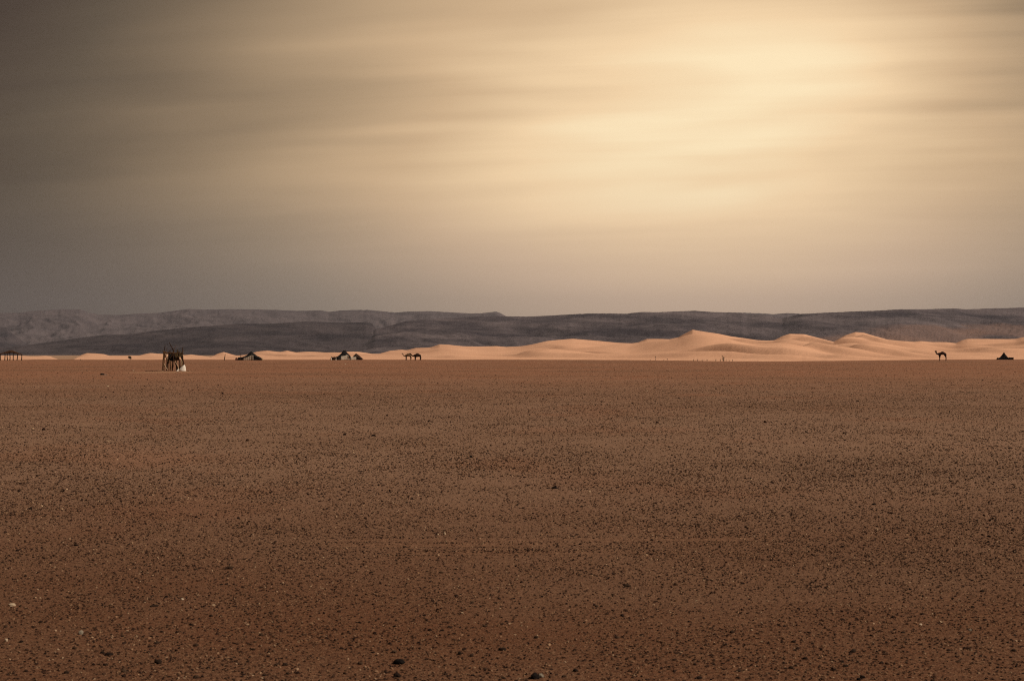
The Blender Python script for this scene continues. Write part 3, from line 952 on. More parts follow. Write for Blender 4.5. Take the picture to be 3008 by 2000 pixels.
rod('tent_pole', [(0.22, 0.0, -0.08), (0.25, 0.0, 2.24)], 0.06, M_DARKWOOD, t2)
rod('hem_flap', [(1.18, -1.70, 1.0), (1.30, -1.74, 0.78), (1.33, -1.74, 0.50)], [0.06, 0.075, 0.06], M_BLACK, t2)
rod('guy_rope', [(1.36, -1.6, 0.92), (1.95, -2.1, -0.02)], 0.010, M_WOOD, t2)
curtain('flap', t2, -1.66, -1.54, -1.70, [(-1.66, 0.55), (-1.54, 0.60)], M_WHITE, 1, 0.01)
b3 = spot(1046, 1057.0)
t3 = tent('tent', b3, 'small brown peaked tent right of the tall black tent', [(-0.70, 0.84), (-0.35, 1.15), (0.0, 1.52), (0.25, 1.34), (0.8, 0.92), (1.3, 0.50), (1.55, 0.30)],
          [(-0.70, 0.62), (0.0, 0.70), (0.4, 0.62), (1.55, 0.12)], 1.3, M_BROWNCLOTH)
curtain('front_wall', t3, -1.30, 0.12, -1.29, [(-1.30, 0.76), (-0.7, 0.66), (0.12, 0.70)], M_WHITE, 5, 0.018)
curtain('side_wall', t3, 0.12, 1.30, -1.24, [(0.12, 0.70), (0.4, 0.64), (1.30, 0.25)], M_BROWNCLOTH, 5)
curtain('back_wall', t3, -0.7, 1.30, 1.2, [(-0.7, 0.6), (0.4, 0.64), (1.30, 0.25)], M_BROWNCLOTH, 5)
rod('tent_pole', [(0, 0, -0.08), (0, 0, 1.50)], 0.05, M_DARKWOOD, t3)
rod('guy_rope', [(1.52, -0.8, 0.32), (2.1, -1.2, -0.02)], 0.010, M_WOOD, t3)


def bale(name, base, dx_, dy_, size, mat, seed, label, cat, rough=0.14):
    o = lump(name, size, mat, None, (0, 0, -0.02), seed, 0.2, 3, rough)
    o.location = (base.x + dx_, base.y + dy_, float(gz(base.x + dx_, base.y + dy_)))
    return tag(o, label, cat)


bale('blanket_pile', b2, -1.14, -2.2, (0.86, 0.9, 0.86), M_BLACK, 421, 'black blanket pile against the left side of the tall black tent', 'blankets')
bale('bundle', b2, -2.12, -1.6, (0.92, 0.8, 0.76), M_BROWNCLOTH, 422, 'dark brown bundle farthest left beside the tall black tent', 'bundle')
bale('saddle_bag', b2, -2.60, -1.7, (0.34, 0.5, 0.84), M_BROWNCLOTH, 423, 'narrow upright dark bag at the left end of the bundles', 'bag')
bale('white_sack', b2, -2.72, -2.2, (0.20, 0.3, 0.50), M_SACK, 424, 'small white sack at the far left of the tall tent bundles', 'sack')
bale('white_jug', b2, -1.62, -2.8, (0.24, 0.3, 0.26), M_SACK, 425, 'small white sack on the ground before the black blanket pile', 'sack')
o = rod('leaning_stick', [(-0.12, 0, -0.02), (0.14, 0.1, 0.86)], 0.03, M_WOOD, None)
o.location = (b2.x - 2.88, b2.y - 2.0, float(gz(b2.x - 2.88, b2.y - 2.0)))
tag(o, 'thin stick leaning on the bundles left of the tall tent', 'stick')

# black tent at the right edge
b4 = spot(2948.6, 1056.4)
t4 = tent('tent', b4, 'small all-black pointed tent near the right edge', [(-1.40, 0.30), (-0.9, 0.58), (-0.44, 1.09), (0.0, 1.74), (0.12, 1.68), (0.44, 1.18), (0.86, 0.67), (1.0, 0.50)],
          [(-1.40, 0.10), (-0.9, 0.22), (-0.3, 0.55), (0.0, 0.72), (0.3, 0.62), (1.0, 0.20)], 1.5, M_BLACK)
curtain('front_wall', t4, -1.35, 0.98, -1.42, [(-1.35, 0.14), (-0.9, 0.24), (0.0, 0.74), (0.98, 0.24)], M_BLACK, 7)
curtain('back_wall', t4, -1.35, 0.98, 1.42, [(-1.35, 0.14), (-0.9, 0.24), (0.0, 0.74), (0.98, 0.24)], M_BLACK, 7)
rod('tent_pole', [(0, 0, -0.08), (0, 0, 1.72)], 0.05, M_DARKWOOD, t4)
bale('bundle', b4, -1.78, -1.2, (0.46, 0.6, 0.52), M_BROWNCLOTH, 431, 'round dark bundle at the left of the all-black tent', 'bundle')
o = thing('windbreak', (b4.x + 1.42, b4.y - 1.0, float(gz(b4.x + 1.42, b4.y - 1.0))), 'low dark brown cloth windbreak at the right of the all-black tent', 'windbreak')
curtain('cloth_wall', o, -0.50, 0.56, 0.0, [(-0.50, 0.58), (-0.1, 0.54), (0.56, 0.54)], M_BROWNCLOTH, 4, 0.05)
curtain('side_wall', o, -0.50, 0.56, 0.7, [(-0.50, 0.50), (0.56, 0.48)], M_BROWNCLOTH, 4, 0.05)
for xx in (-0.50, 0.54):
    rod('post', [(xx, -0.03, -0.08), (xx, -0.03, 0.60)], 0.045, M_DARKWOOD, o)

# ------------------------------------------------------------------ open brush-roofed shelter at the left edge
b5 = spot(33, 1058.6)
t5 = thing('open_shelter', b5, 'open shelter with a dark humped brush roof on seven crooked posts', 'shelter', rz=-math.atan2(b5.x, b5.y))
prof5 = [(-2.32, 1.56), (-1.9, 1.64), (-1.45, 1.78), (-0.9, 1.98), (-0.2, 2.20), (0.3, 2.18), (0.8, 1.92), (1.5, 1.60), (2.0, 1.44), (2.34, 1.36)]
xs = np.linspace(-2.32, 2.34, 44)
top = interp(prof5, xs)
V, Fc = [], []
ys = np.linspace(-1.5, 1.5, 17)
for layer in (0, 1):
    for iy, yy in enumerate(ys):
        for ix, xx in enumerate(xs):
            edge = max(0.0, abs(yy) / 1.5)
            z = top[ix] - 0.22 * edge ** 2 * (top[ix] - 1.2)
            if layer == 0:
                z += 0.05 * (vnoise(xx * 3.1, yy * 3.3, 91) - 0.5)
            else:
                z = max(z - 0.13 - 0.07 * vnoise(xx * 4.0, yy * 4.0, 92) - 0.16 * max(0, 1 - abs(xx) / 1.6), 1.20)
            V.append((xx + 0.03 * random.uniform(-1, 1), yy + 0.05 * random.uniform(-1, 1), z))
n = len(xs); K = len(ys) * n
for i in range(len(ys) - 1):
    for j in range(n - 1):
        a = (i * n + j, i * n + j + 1, (i + 1) * n + j + 1, (i + 1) * n + j)
        Fc.append(a); Fc.append(tuple(K + q for q in a[::-1]))
for j in range(n - 1):
    Fc.append((j, K + j, K + j + 1, j + 1))
    q = (len(ys) - 1) * n + j
    Fc.append((q, q + 1, K + q + 1, K + q))
for i in range(len(ys) - 1):
    q = i * n
    Fc.append((q, q + n, K + q + n, K + q))
    q = i * n + n - 1
    Fc.append((q, K + q, K + q + n, q + n))
mesh_obj('brush_roof', V, Fc, M_THATCH, t5)
for kx, (xx, yy, hh) in enumerate(((-2.18, -1.3, 1.50), (-1.26, 1.2, 1.62), (-0.82, -1.2, 1.70), (-0.26, 1.3, 1.80), (0.40, -1.3, 1.76), (1.27, 1.1, 1.50), (2.18, -1.25, 1.34))):
    rod('post', [(xx + random.uniform(-0.08, 0.08), yy, -0.12), (xx + random.uniform(-0.05, 0.05), yy, 0.7), (xx, yy, hh)], [0.105, 0.095, 0.09], M_DARKWOOD, t5, wob=0.03)
rod('beam', [(-2.25, -1.28, 1.42), (0, -1.25, 1.62), (2.25, -1.25, 1.30)], 0.05, M_DARKWOOD, t5, wob=0.02)
rod('beam', [(-2.25, 1.25, 1.42), (0, 1.25, 1.62), (2.25, 1.2, 1.30)], 0.05, M_DARKWOOD, t5, wob=0.02)

# ------------------------------------------------------------------ stick shelter in the middle distance
b6 = spot(508, 1089.6)
t6 = thing('stick_shelter', b6, 'ramshackle frame of crooked poles with brush matting on the red plain', 'shelter', rz=-math.atan2(b6.x, b6.y))


def pole(pts, r, mat=M_WOOD, nm='pole', wob=0.02):
    return rod(nm, pts, r, mat, t6, wob=wob, seg=8)


fy, by = -0.75, 0.75
pole([(-1.06, fy, -0.1), (-1.02, fy, 0.8), (-0.95, fy, 1.6), (-0.93, fy, 2.06)], [0.06, 0.055, 0.05, 0.045], M_WOOD)
pole([(-0.90, fy, 1.95), (-0.84, fy, 2.3), (-0.79, fy, 2.70)], [0.04, 0.035, 0.025], M_DARKWOOD)
pole([(-0.06, 0.0, -0.1), (0.0, 0.0, 1.0), (0.05, 0.0, 1.96), (-0.07, 0, 2.40), (-0.22, 0, 2.62), (-0.36, 0.0, 2.95)], [0.07, 0.065, 0.055, 0.05, 0.04, 0.025], M_DARKWOOD)
pole([(0.02, -0.1, 1.55), (0.10, -0.1, 2.15), (0.33, -0.1, 2.72)], [0.035, 0.025, 0.012], M_WOOD)
pole([(1.05, fy, -0.1), (1.08, fy, 0.8), (0.98, fy, 1.45), (0.92, fy, 1.9), (0.99, fy, 2.42)], [0.06, 0.055, 0.06, 0.055, 0.035], M_DARKWOOD)
pole([(-0.62, fy + 0.1, -0.1), (-0.56, fy + 0.1, 0.6), (-0.50, fy + 0.1, 1.2), (-0.38, fy + 0.1, 1.95)], [0.075, 0.075, 0.07, 0.06], M_DARKWOOD)
pole([(-0.40, fy, -0.1), (-0.42, fy, 0.5), (-0.34, fy, 1.15)], [0.05, 0.045, 0.035], M_WOOD)
pole([(-0.06, fy + 0.05, -0.1), (0.0, fy + 0.05, 0.6), (0.06, fy + 0.05, 1.2), (0.04, fy, 1.9)], [0.065, 0.06, 0.05, 0.05], M_DARKWOOD)
pole([(0.50, fy + 0.1, -0.1), (0.44, fy + 0.1, 0.35), (0.24, fy + 0.1, 0.8), (0.14, fy + 0.1, 1.2)], [0.065, 0.06, 0.05, 0.045], M_DARKWOOD)
pole([(0.68, fy, -0.1), (0.66, fy, 0.9), (0.60, fy, 1.5), (0.52, fy, 2.10)], [0.065, 0.06, 0.055, 0.045], M_DARKWOOD)
pole([(0.78, fy, 1.42), (0.96, fy, 1.34), (1.05, fy, 1.05), (1.12, fy, 0.7)], [0.05, 0.05, 0.045, 0.04], M_DARKWOOD)
pole([(0.80, 0.2, -0.1), (0.84, 0.2, 0.8), (0.88, 0.2, 1.4)], [0.06, 0.055, 0.05], M_WOOD)
pole([(-0.86, fy, 1.72), (-0.72, fy, 1.45), (-0.58, fy, 1.10)], [0.03, 0.035, 0.035], M_WOOD)
pole([(-0.68, fy, 1.80), (-0.62, fy, 1.50), (-0.53, fy, 1.2)], [0.03, 0.03, 0.025], M_PALEWOOD)
pole([(-0.90, fy, 0.75), (-0.78, fy, 0.45), (-0.55, fy - 0.05, 0.12)], [0.035, 0.04, 0.04], M_PALEWOOD)
pole([(-0.35, fy, 1.25), (-0.10, fy, 1.60), (0.05, fy, 1.85)], [0.05, 0.05, 0.045], M_DARKWOOD)
pole([(0.10, fy, 1.75), (0.22, fy, 1.50), (0.32, fy, 1.30)], [0.05, 0.05, 0.04], M_DARKWOOD)
pole([(-0.92, by, -0.1), (-0.90, by, 1.0), (-0.86, by, 1.95)], [0.055, 0.05, 0.045], M_WOOD)
pole([(-0.25, by, -0.1), (-0.22, by, 1.0), (-0.26, by, 1.9)], [0.055, 0.05, 0.045], M_WOOD)
pole([(0.38, by, -0.1), (0.36, by, 1.0), (0.40, by, 1.9)], [0.055, 0.05, 0.045], M_DARKWOOD)
pole([(0.98, by, -0.1), (0.96, by, 1.0), (0.92, by, 1.95)], [0.055, 0.05, 0.045], M_WOOD)
pole([(-1.06, fy, 2.04), (-0.5, fy, 1.86), (0.06, fy, 1.90)], [0.045, 0.05, 0.04], M_WOOD, 'top_rail', 0.035)
pole([(-0.12, fy, 1.80), (0.5, fy, 1.86), (1.08, fy, 1.76)], [0.04, 0.05, 0.04], M_WOOD, 'top_rail', 0.035)
pole([(-0.88, fy - 0.02, 1.92), (-0.66, fy - 0.02, 1.35), (-0.46, fy, 0.85)], [0.035, 0.04, 0.03], M_WOOD)
pole([(-1.00, fy, 0.35), (-0.86, fy, 1.05), (-0.80, fy, 1.60)], [0.035, 0.03, 0.02], M_WOOD)
pole([(-0.80, fy, 1.60), (-0.62, fy, 1.05), (-0.66, fy, 0.5)], [0.025, 0.03, 0.03], M_DARKWOOD)
pole([(0.44, fy, 1.5), (0.42, fy, 2.0), (0.50, fy, 2.24)], [0.06, 0.055, 0.03], M_OLIVE)
pole([(-0.62, fy, 1.7), (-0.70, fy, 2.1), (-0.62, fy, 2.34)], [0.03, 0.025, 0.012], M_WOOD)
pole([(-0.15, fy, 1.7), (-0.24, fy, 2.12), (-0.16, fy, 2.32)], [0.03, 0.025, 0.012], M_DARKWOOD)
pole([(0.86, fy, 1.6), (1.02, fy, 2.0), (1.12, fy, 2.16)], [0.03, 0.025, 0.012], M_WOOD)
pole([(0.62, fy - 0.03, 1.6), (0.68, fy - 0.03, 1.95), (0.78, fy, 2.12)], [0.05, 0.045, 0.03], M_OLIVE)
pole([(-0.38, 0.3, 1.5), (-0.40, 0.3, 1.95), (-0.33, 0.3, 2.14)], [0.05, 0.045, 0.03], M_DARKWOOD)
pole([(0.22, fy, 0.95), (0.48, fy, 0.55), (0.60, fy - 0.02, 0.10)], [0.035, 0.04, 0.04], M_PALEWOOD)
pole([(0.82, fy, 1.25), (0.90, fy, 0.95), (0.86, fy, 0.55)], [0.045, 0.045, 0.04], M_PALEWOOD)
pole([(0.98, fy, 1.70), (1.04, fy, 1.50), (1.03, fy, 1.36)], [0.03, 0.03, 0.025], M_PALEWOOD)
pole([(-0.30, fy, 0.9), (-0.18, fy, 0.45), (-0.26, fy, -0.05)], [0.035, 0.04, 0.04], M_WOOD)
pole([(-0.95, by, 1.86), (0, by, 1.80), (1.0, by, 1.78)], 0.045, M_WOOD, 'top_rail')
pole([(-0.93, fy, 1.93), (-0.90, 0, 1.98), (-0.88, by, 1.93)], 0.045, M_WOOD, 'top_rail')
pole([(0.95, fy, 1.86), (0.96, 0, 1.88), (0.95, by, 1.90)], 0.045, M_WOOD, 'top_rail')
pole([(-0.93, -0.3, 1.94), (0, -0.3, 1.84), (0.98, -0.25, 1.84)], 0.035, M_DARKWOOD, 'roof_stick')


def mat_panel(name, x0, x1, z0, z1, y, mat, seed):
    """hanging mat of brush with ragged edges"""
    V, Fc = [], []
    nx, nz_ = 13, 9
    r2 = random.Random(seed)
    for layer in (0, 1):
        for k2 in range(nz_):
            for i in range(nx):
                rag = r2.uniform(-0.03, 0.03) + (r2.uniform(-0.07, 0.02) if k2 == 0 else 0)
                V.append((x0 + (x1 - x0) * i / (nx - 1) + r2.uniform(-0.015, 0.015), y + layer * 0.05 + r2.uniform(-0.02, 0.02),
                          z0 + (z1 - z0) * k2 / (nz_ - 1) + rag))
    K2 = nx * nz_
    for k2 in range(nz_ - 1):
        for i in range(nx - 1):
            a = (k2 * nx + i, k2 * nx + i + 1, (k2 + 1) * nx + i + 1, (k2 + 1) * nx + i)
            Fc.append(a); Fc.append(tuple(K2 + q for q in a[::-1]))
    for i in range(nx - 1):
        Fc.append((i, K2 + i, K2 + i + 1, i + 1))
        q = (nz_ - 1) * nx + i
        Fc.append((q, q + 1, K2 + q + 1, K2 + q))
    for k2 in range(nz_ - 1):
        q = k2 * nx
        Fc.append((q, q + nx, K2 + q + nx, K2 + q))
        q = k2 * nx + nx - 1
        Fc.append((q, K2 + q, K2 + q + nx, q + nx))
    return mesh_obj(name, V, Fc, mat, t6)


mat_panel('brush_mat', 0.20, 1.00, 1.46, 1.90, fy - 0.03, M_OLIVE, 1)
mat_panel('brush_mat', 0.20, 0.62, 1.12, 1.50, fy + 0.12, M_OLIVE, 3)
mat_panel('brush_mat', -0.35, 0.30, 1.60, 1.90, by + 0.06, M_OLIVE, 4)
o = lump('hanging_blanket', (1.05, 0.5, 0.78), M_BLACK, t6, (-0.06, -0.25, 1.02), 441, 0.05, 3, 0.28)
o = lump('hanging_blanket', (0.30, 0.35, 0.62), M_BLACK, t6, (-0.46, -0.30, 0.78), 442, 0.05, 3, 0.28)
o = lump('hanging_blanket', (0.30, 0.3, 0.50), M_BLACK, t6, (0.26, -0.30, 1.34), 443, 0.05, 3, 0.28)


def draped(name, p, outline, depth, mat, seed, label, cat):
    """slumped sack whose front outline is given in metres"""
    zs_ = np.linspace(0, 1, 14)
    H = max(z for _, _, z in outline)
    V, Fc = [], []
    S = 18
    for z in zs_:
        xl = interp([(o_[2] / H, o_[0]) for o_ in outline], z); xr_ = interp([(o_[2] / H, o_[1]) for o_ in outline], z)
        for s in range(S):
            an = 2 * math.pi * s / S
            cxm = (xl + xr_) / 2; hw = (xr_ - xl) / 2
            wv = 1 + 0.10 * (float(fbm(s * 0.55, z * 4.0 + seed, 3, seed)) - 0.5) * 2
            V.append((cxm + hw * wv * math.cos(an) , depth * wv * (1 - 0.6 * z ** 2) * math.sin(an), z * H - 0.02))
    for k2 in range(len(zs_) - 1):
        for s in range(S):
            s2 = (s + 1) % S
            Fc.append((k2 * S + s, k2 * S + s2, (k2 + 1) * S + s2, (k2 + 1) * S + s))
    Fc.append(tuple(range(S))[::-1]); Fc.append(tuple((len(zs_) - 1) * S + s for s in range(S)))
    o = mesh_obj(name, V, Fc, mat, None, smooth=True)
    o.location = p
    return tag(o, label, cat)


ps = Vector((b6.x + 1.24, b6.y - 1.35, 0)); ps.z = float(gz(ps.x, ps.y))
draped('white_sack', ps, [(-0.36, 0.36, 0.0), (-0.36, 0.36, 0.16), (-0.24, 0.35, 0.34), (-0.04, 0.31, 0.50), (0.12, 0.25, 0.62), (0.17, 0.21, 0.66)], 0.24, M_SACK, 5,
       'large bright white sack slumped at the right foot of the stick shelter', 'sack')
ps = Vector((b6.x + 0.78, b6.y - 1.65, 0)); ps.z = float(gz(ps.x, ps.y))
draped('white_cloth', ps, [(-0.16, 0.12, 0.0), (-0.12, 0.12, 0.06), (0.0, 0.12, 0.14), (0.08, 0.12, 0.24)], 0.14, M_SACK, 8,
       'small crumpled white cloth left of the large white sack', 'cloth')
for (x0, y0, x1, y1, rr0, lab) in ((-1.55, -0.9, -0.75, -1.25, 0.035, 'bleached stick on the ground at the left foot of the stick shelter'),
                                    (-0.72, -1.1, -0.30, -1.9, 0.03, 'short pale stick on the ground before the stick shelter'),
                                    (-2.6, -1.2, -1.5, -1.0, 0.03, 'dark stick on the ground farthest left of the stick shelter'),
                                    (1.70, -1.1, 1.97, -1.3, 0.04, 'short stick on the ground right of the large white sack')):
    bx = Vector((b6.x + (x0 + x1) / 2, b6.y + (y0 + y1) / 2, 0))
    h0 = float(gz(b6.x + x0, b6.y + y0)); h1 = float(gz(b6.x + x1, b6.y + y1)); bx.z = float(gz(bx.x, bx.y))
    o = rod('stick', [(x0 - (x0 + x1) / 2, y0 - (y0 + y1) / 2, h0 - bx.z + rr0 * 0.7), (x1 - (x0 + x1) / 2, y1 - (y0 + y1) / 2, h1 - bx.z + rr0 * 0.7)], [rr0, rr0 * 0.7],
            M_DARKWOOD if 'dark' in lab else M_PALEWOOD, None, wob=0.01)
    o.location = bx
    tag(o, lab, 'stick')


# ------------------------------------------------------------------ camels
def camel(p, nodes, chains, mat, label, k=1.0):
    """nodes: name -> (x, y, z, rx, ry); first node is the root. chains: edges by name"""
    names = list(nodes)
    me = bpy.data.meshes.new('camel')
    me.from_pydata([Vector(nodes[q][:3]) * k for q in names], [(names.index(a), names.index(b_)) for a, b_ in chains], [])
    me.materials.append(mat)
    o = bpy.data.objects.new('camel', me)
    COL.objects.link(o)
    o.location = p
    md = o.modifiers.new('skin', 'SKIN')
    md.use_smooth_shade = True
    lay = me.skin_vertices[0].data if me.skin_vertices else None
    if lay is None:
        bm = bmesh.new(); bm.from_mesh(me); bm.verts.layers.skin.verify(); bm.to_mesh(me); bm.free()
        lay = me.skin_vertices[0].data
    for i, q in enumerate(names):
        rx, ry = nodes[q][3:5]
        fat = 1.40 if q[0] in 'bu' else 1.55 if q[0] == 'n' else 1.42
        lay[i].radius = (rx * k * fat, ry * k * fat)
        lay[i].use_root = (i == 0)
    ss_ = o.modifiers.new('smooth', 'SUBSURF'); ss_.levels = 2; ss_.render_levels = 2
    return tag(o, label, 'camel')


def camel_nodes(body, neck, legs):
    """body: list of (x,z,r); neck: list of (x,z,r); legs: dict side -> list"""
    N_ = {}
    E_ = []
    mid = len(body) // 2
    order = [mid] + [i for i in range(len(body)) if i != mid]
    for i in order:
        x, z, r = body[i]
        N_['b%d' % i] = (x, 0, z, r, r * 0.80)
    for i in range(len(body) - 1):
        E_.append(('b%d' % i, 'b%d' % (i + 1)))
    prev = 'b0'
    for i, (x, z, r) in enumerate(neck):
        N_['n%d' % i] = (x, 0, z, r, r * 0.85)
        E_.append((prev, 'n%d' % i)); prev = 'n%d' % i
    for key, (root, pts) in legs.items():
        prev = root
        for i, (x, y, z, r) in enumerate(pts):
            nm = '%s%d' % (key, i)
            N_[nm] = (x, y, z, r, r)
            E_.append((prev, nm)); prev = nm
    return N_, E_


def legs_for(fx, fz, hx, hz, hockx, footx, r=1.0):
    L = {}
    for s, yy in (('l', -0.19), ('r', 0.19)):
        o_ = -0.06 if s == 'l' else 0.07
        L['f' + s] = ('b0', [(fx, yy, fz, 0.15 * r), (fx + o_ * 0.6, yy, fz * 0.52, 0.075 * r), (fx + o_, yy, fz * 0.25, 0.055 * r), (fx + o_, yy, 0.05, 0.065 * r), (fx + o_ - 0.09, yy, 0.035, 0.06 * r)])
        L['h' + s] = ('bR', [(hx, yy, hz, 0.19 * r), (hx + (hockx - hx) * 0.5 + o_ * 0.3, yy, hz * 0.80, 0.12 * r), (hockx + o_, yy, hz * 0.50, 0.075 * r), (footx + o_, yy, hz * 0.22, 0.055 * r), (footx + o_, yy, 0.05, 0.065 * r), (footx + o_ - 0.09, yy, 0.035, 0.06 * r)])
    return L


def fix(L, rear):
    return {k_: ((rear if a == 'bR' else a), b_) for k_, (a, b_) in L.items()}


def add_extras(N_, E_, hump, tail, head):
    for i, (x, z, r) in enumerate(hump):
        N_['u%d' % i] = (x, 0, z, r, r * 0.7)
        E_.append((('b2' if i == 0 else 'u%d' % (i - 1)), 'u%d' % i))
    prev = tail[0]
    for i, (x, z, r) in enumerate(tail[1]):
        N_['t%d' % i] = (x, 0, z, r, r); E_.append((prev, 't%d' % i)); prev = 't%d' % i
    x, z = head
    last = 'n%d' % (len([q for q in N_ if q.startswith('n')]) - 3)
    for s in (-1, 1):
        N_['e%d' % s] = (x, s * 0.10, z, 0.030, 0.030); E_.append((last, 'e%d' % s))


# right-hand camel
body = [(-0.58, 1.50, 0.25), (-0.28, 1.56, 0.32), (0.0, 1.56, 0.33), (0.28, 1.53, 0.29), (0.50, 1.44, 0.21)]
neck = [(-0.92, 1.42, 0.17), (-1.14, 1.42, 0.135), (-1.30, 1.55, 0.115), (-1.34, 1.76, 0.10), (-1.34, 1.93, 0.10), (-1.46, 1.99, 0.105), (-1.68, 1.97, 0.065)]
L = fix(legs_for(-0.60, 1.22, 0.52, 1.28, 0.72, 0.70), 'b4')
N_, E_ = camel_nodes(body, neck, L)
add_extras(N_, E_, [(-0.12, 1.80, 0.27), (-0.14, 1.92, 0.14)], ('b4', [(0.68, 1.48, 0.05), (0.74, 1.20, 0.025), (0.75, 0.95, 0.035)]), (-1.24, 2.06))
p = spot(2768.8, 1059.8)
camel(p, N_, E_, M_REDFUR, 'lone dark camel standing side-on near the right edge')

# tan camel of the pair
kA = 1.0
body = [(-0.54, 1.10, 0.25), (-0.28, 1.13, 0.32), (0.0, 1.13, 0.33), (0.24, 1.10, 0.28), (0.44, 1.02, 0.20)]
neck = [(-0.72, 0.98, 0.13), (-0.92, 0.90, 0.10), (-1.10, 0.99, 0.085), (-1.22, 1.20, 0.075), (-1.28, 1.42, 0.075), (-1.38, 1.48, 0.08), (-1.56, 1.44, 0.05)]
L = fix(legs_for(-0.52, 0.90, 0.40, 0.95, 0.55, 0.48, 0.88), 'b4')
N_, E_ = camel_nodes(body, neck, L)
add_extras(N_, E_, [(-0.06, 1.36, 0.26), (-0.08, 1.48, 0.12)], ('b4', [(0.56, 1.08, 0.04), (0.62, 0.84, 0.022), (0.62, 0.66, 0.03)]), (-1.30, 1.54))
p = spot(1199.2, 1057.6); p = Vector((p.x, p.y + 1.0, float(gz(p.x, p.y + 1.0))))
camel(p, N_, E_, M_TANFUR, 'tan camel with raised head, left one of the pair')

# dark camel of the pair
body = [(-0.58, 1.06, 0.30), (-0.32, 1.06, 0.40), (0.0, 1.12, 0.39), (0.28, 1.13, 0.34), (0.54, 1.03, 0.24)]
neck = [(-0.82, 0.98, 0.15), (-1.04, 0.92, 0.12), (-1.24, 1.06, 0.11), (-1.42, 1.26, 0.105), (-1.54, 1.42, 0.10), (-1.68, 1.46, 0.10), (-1.90, 1.34, 0.06)]
L = fix(legs_for(-0.48, 0.82, 0.58, 0.92, 0.72, 0.66, 0.95), 'b4')
N_, E_ = camel_nodes(body, neck, L)
add_extras(N_, E_, [(0.02, 1.40, 0.30), (0.02, 1.56, 0.12)], ('b4', [(0.72, 1.12, 0.045), (0.80, 0.88, 0.025), (0.80, 0.68, 0.03)]), (-1.58, 1.53))
p = spot(1226.2, 1057.8)
camel(p, N_, E_, M_DARKFUR, 'dark brown camel with lowered head, right one of the pair')


# ------------------------------------------------------------------ scrub
def leaf_cloud(name, n, centre, radii, size, mat, parent, seed):
    r2 = np.random.default_rng(seed)
    V, Fc = [], []
    for _ in range(n):
        v = r2.normal(size=3); v /= np.linalg.norm(v)
        q = v * (r2.random() ** 0.45) * (0.8 + 0.4 * r2.random())
        c_ = np.array(centre) + q * np.array(radii)
        a = r2.normal(size=3); a /= np.linalg.norm(a)
        b_ = np.cross(a, r2.normal(size=3)); b_ /= np.linalg.norm(b_)
        s = size * r2.uniform(0.6, 1.3)
        k0 = len(V)
        V += [c_ - a * s, c_ + b_ * s * 0.45, c_ + a * s, c_ - b_ * s * 0.45]
        Fc.append((k0, k0 + 1, k0 + 2, k0 + 3))
    return mesh_obj(name, V, Fc, mat, parent)


p = spot(381, 1057.8)
o = thing('thorn_bush', p, 'round dark thorn bush on a thin stem left of the stick shelter', 'bush')
rod('stem', [(0.10, 0, -0.1), (0.05, 0, 0.30), (0.0, 0, 0.62)], [0.06, 0.045, 0.03], M_DARKWOOD, o, wob=0.02)
for s_x, s_y, s_z in ((-0.28, 0.1, 0.75), (0.25, -0.1, 0.72), (0.05, 0.25, 0.85), (0.30, 0.1, 0.45)):
    rod('branch', [(0.05, 0, 0.28), (s_x * 0.6, s_y * 0.6, 0.28 + (s_z - 0.28) * 0.6), (s_x, s_y, s_z)], [0.03, 0.02, 0.008], M_DARKWOOD, o, seg=5)
leaf_cloud('crown', 620, (-0.02, 0, 0.64), (0.42, 0.40, 0.30), 0.055, M_DARKLEAF, o, 5)
leaf_cloud('low_foliage', 120, (0.25, 0, 0.36), (0.22, 0.25, 0.16), 0.05, M_DARKLEAF, o, 6)

PLANTS = [(1910, 3, 'faint', 'tiny dry sprig left of the tall dark-tipped stalk'), (1925.5, 13, 'tip', 'tall thin stalk with a dark tip before the dunes'),
          (1950, 4, 'faint', 'tiny dry sprig right of the tall dark-tipped stalk'), (1960, 6, 'tip', 'short dark-tipped stalk right of the tall one'),
          (2037, 6, 'spike', 'short upright stem, leftmost of the row by the ragged shrub'), (2049, 5, 'tip', 'short dark knob-topped stem, second of the row'),
          (2063, 4, 'faint', 'faint small sprig, third of the row'), (2077, 6, 'spike', 'slender upright stem, fourth of the row'),
          (2103, 7, 'spike', 'slender stem, second one left of the ragged shrub'), (2116, 8, 'spike', 'leafy stem just left of the ragged shrub'),
          (2125, 19, 'shrub', 'ragged green shrub, tallest plant at the edge of the dunes'), (2133, 8, 'faint', 'thin sprig just right of the ragged shrub'),
          (2142, 5, 'faint', 'small sprig, second one right of the ragged shrub'), (2152, 6, 'tip', 'dark knob-topped stem, rightmost of the row'),
          (236, 4, 'faint', 'tiny grey tuft at the foot of the left dune')]
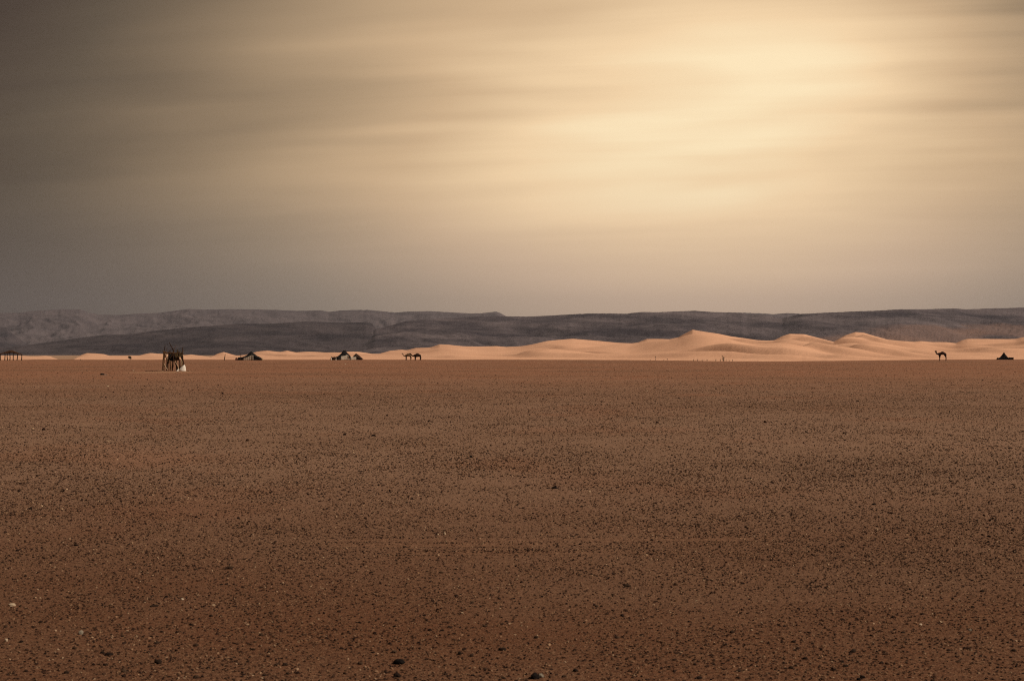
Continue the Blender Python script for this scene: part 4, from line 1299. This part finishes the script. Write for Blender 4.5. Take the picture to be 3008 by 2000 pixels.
for i, (x_, h_, kind, lab) in enumerate(PLANTS):
    fy_ = float(interp(FOOT, x_)) + 0.9
    p = spot(x_, fy_)
    mp = p.y / F
    H = h_ * mp
    o = thing('desert_shrub' if kind == 'shrub' else 'desert_plant', p, lab, 'shrub' if kind == 'shrub' else 'plant')
    r2 = random.Random(600 + i)
    if kind == 'shrub':
        rod('stem', [(0.05, 0, -0.08), (0.0, 0, H * 0.35), (-0.10, 0, H * 0.7), (-0.26, 0, H)], [0.05, 0.04, 0.03, 0.012], M_DARKWOOD, o, wob=0.02)
        for (ax, ay, az_, bx_, by_, bz_) in ((0, 0, .3, .30, .1, .62), (0, 0, .25, -.28, -.1, .5), (-.05, 0, .5, .18, -.1, .8), (-.1, 0, .65, -.32, 0.1, .86), (0, 0, .1, .38, 0, .3)):
            rod('branch', [(ax, ay, az_ * H), ((ax + bx_) / 2, by_ / 2, (az_ + bz_) / 2 * H + 0.03), (bx_, by_, bz_ * H)], [0.02, 0.015, 0.006], M_DARKWOOD, o, seg=5)
        leaf_cloud('foliage', 120, (-0.05, 0, H * 0.30), (0.36, 0.34, 0.32), 0.055, M_LEAF, o, 31)
        leaf_cloud('foliage', 90, (0.02, 0, H * 0.58), (0.26, 0.22, 0.22), 0.050, M_LEAF, o, 32)
        leaf_cloud('foliage', 40, (-0.24, 0, H * 0.92), (0.14, 0.12, 0.12), 0.045, M_LEAF, o, 33)
    else:
        wdt = {'faint': 0.022, 'spike': 0.030, 'tip': 0.026}[kind]
        rod('stem', [(0, 0, -0.06), (r2.uniform(-.04, .04), 0, H * 0.5), (r2.uniform(-.06, .06), 0, H)], [wdt * 1.2, wdt, wdt * 0.6], M_DARKWOOD if kind == 'tip' else M_LEAF, o, seg=5)
        if kind == 'tip':
            leaf_cloud('foliage', 60, (0, 0, H * 0.90), (0.09, 0.09, 0.10), 0.045, M_DARKLEAF, o, 40 + i)
            leaf_cloud('foliage', 14, (0, 0, H * 0.22), (0.07, 0.07, 0.10), 0.045, M_DARKLEAF, o, 60 + i)
        else:
            leaf_cloud('foliage', 26 if kind == 'faint' else 44, (0, 0, H * 0.55), (0.09, 0.09, H * 0.48), 0.045, M_LEAF, o, 80 + i)
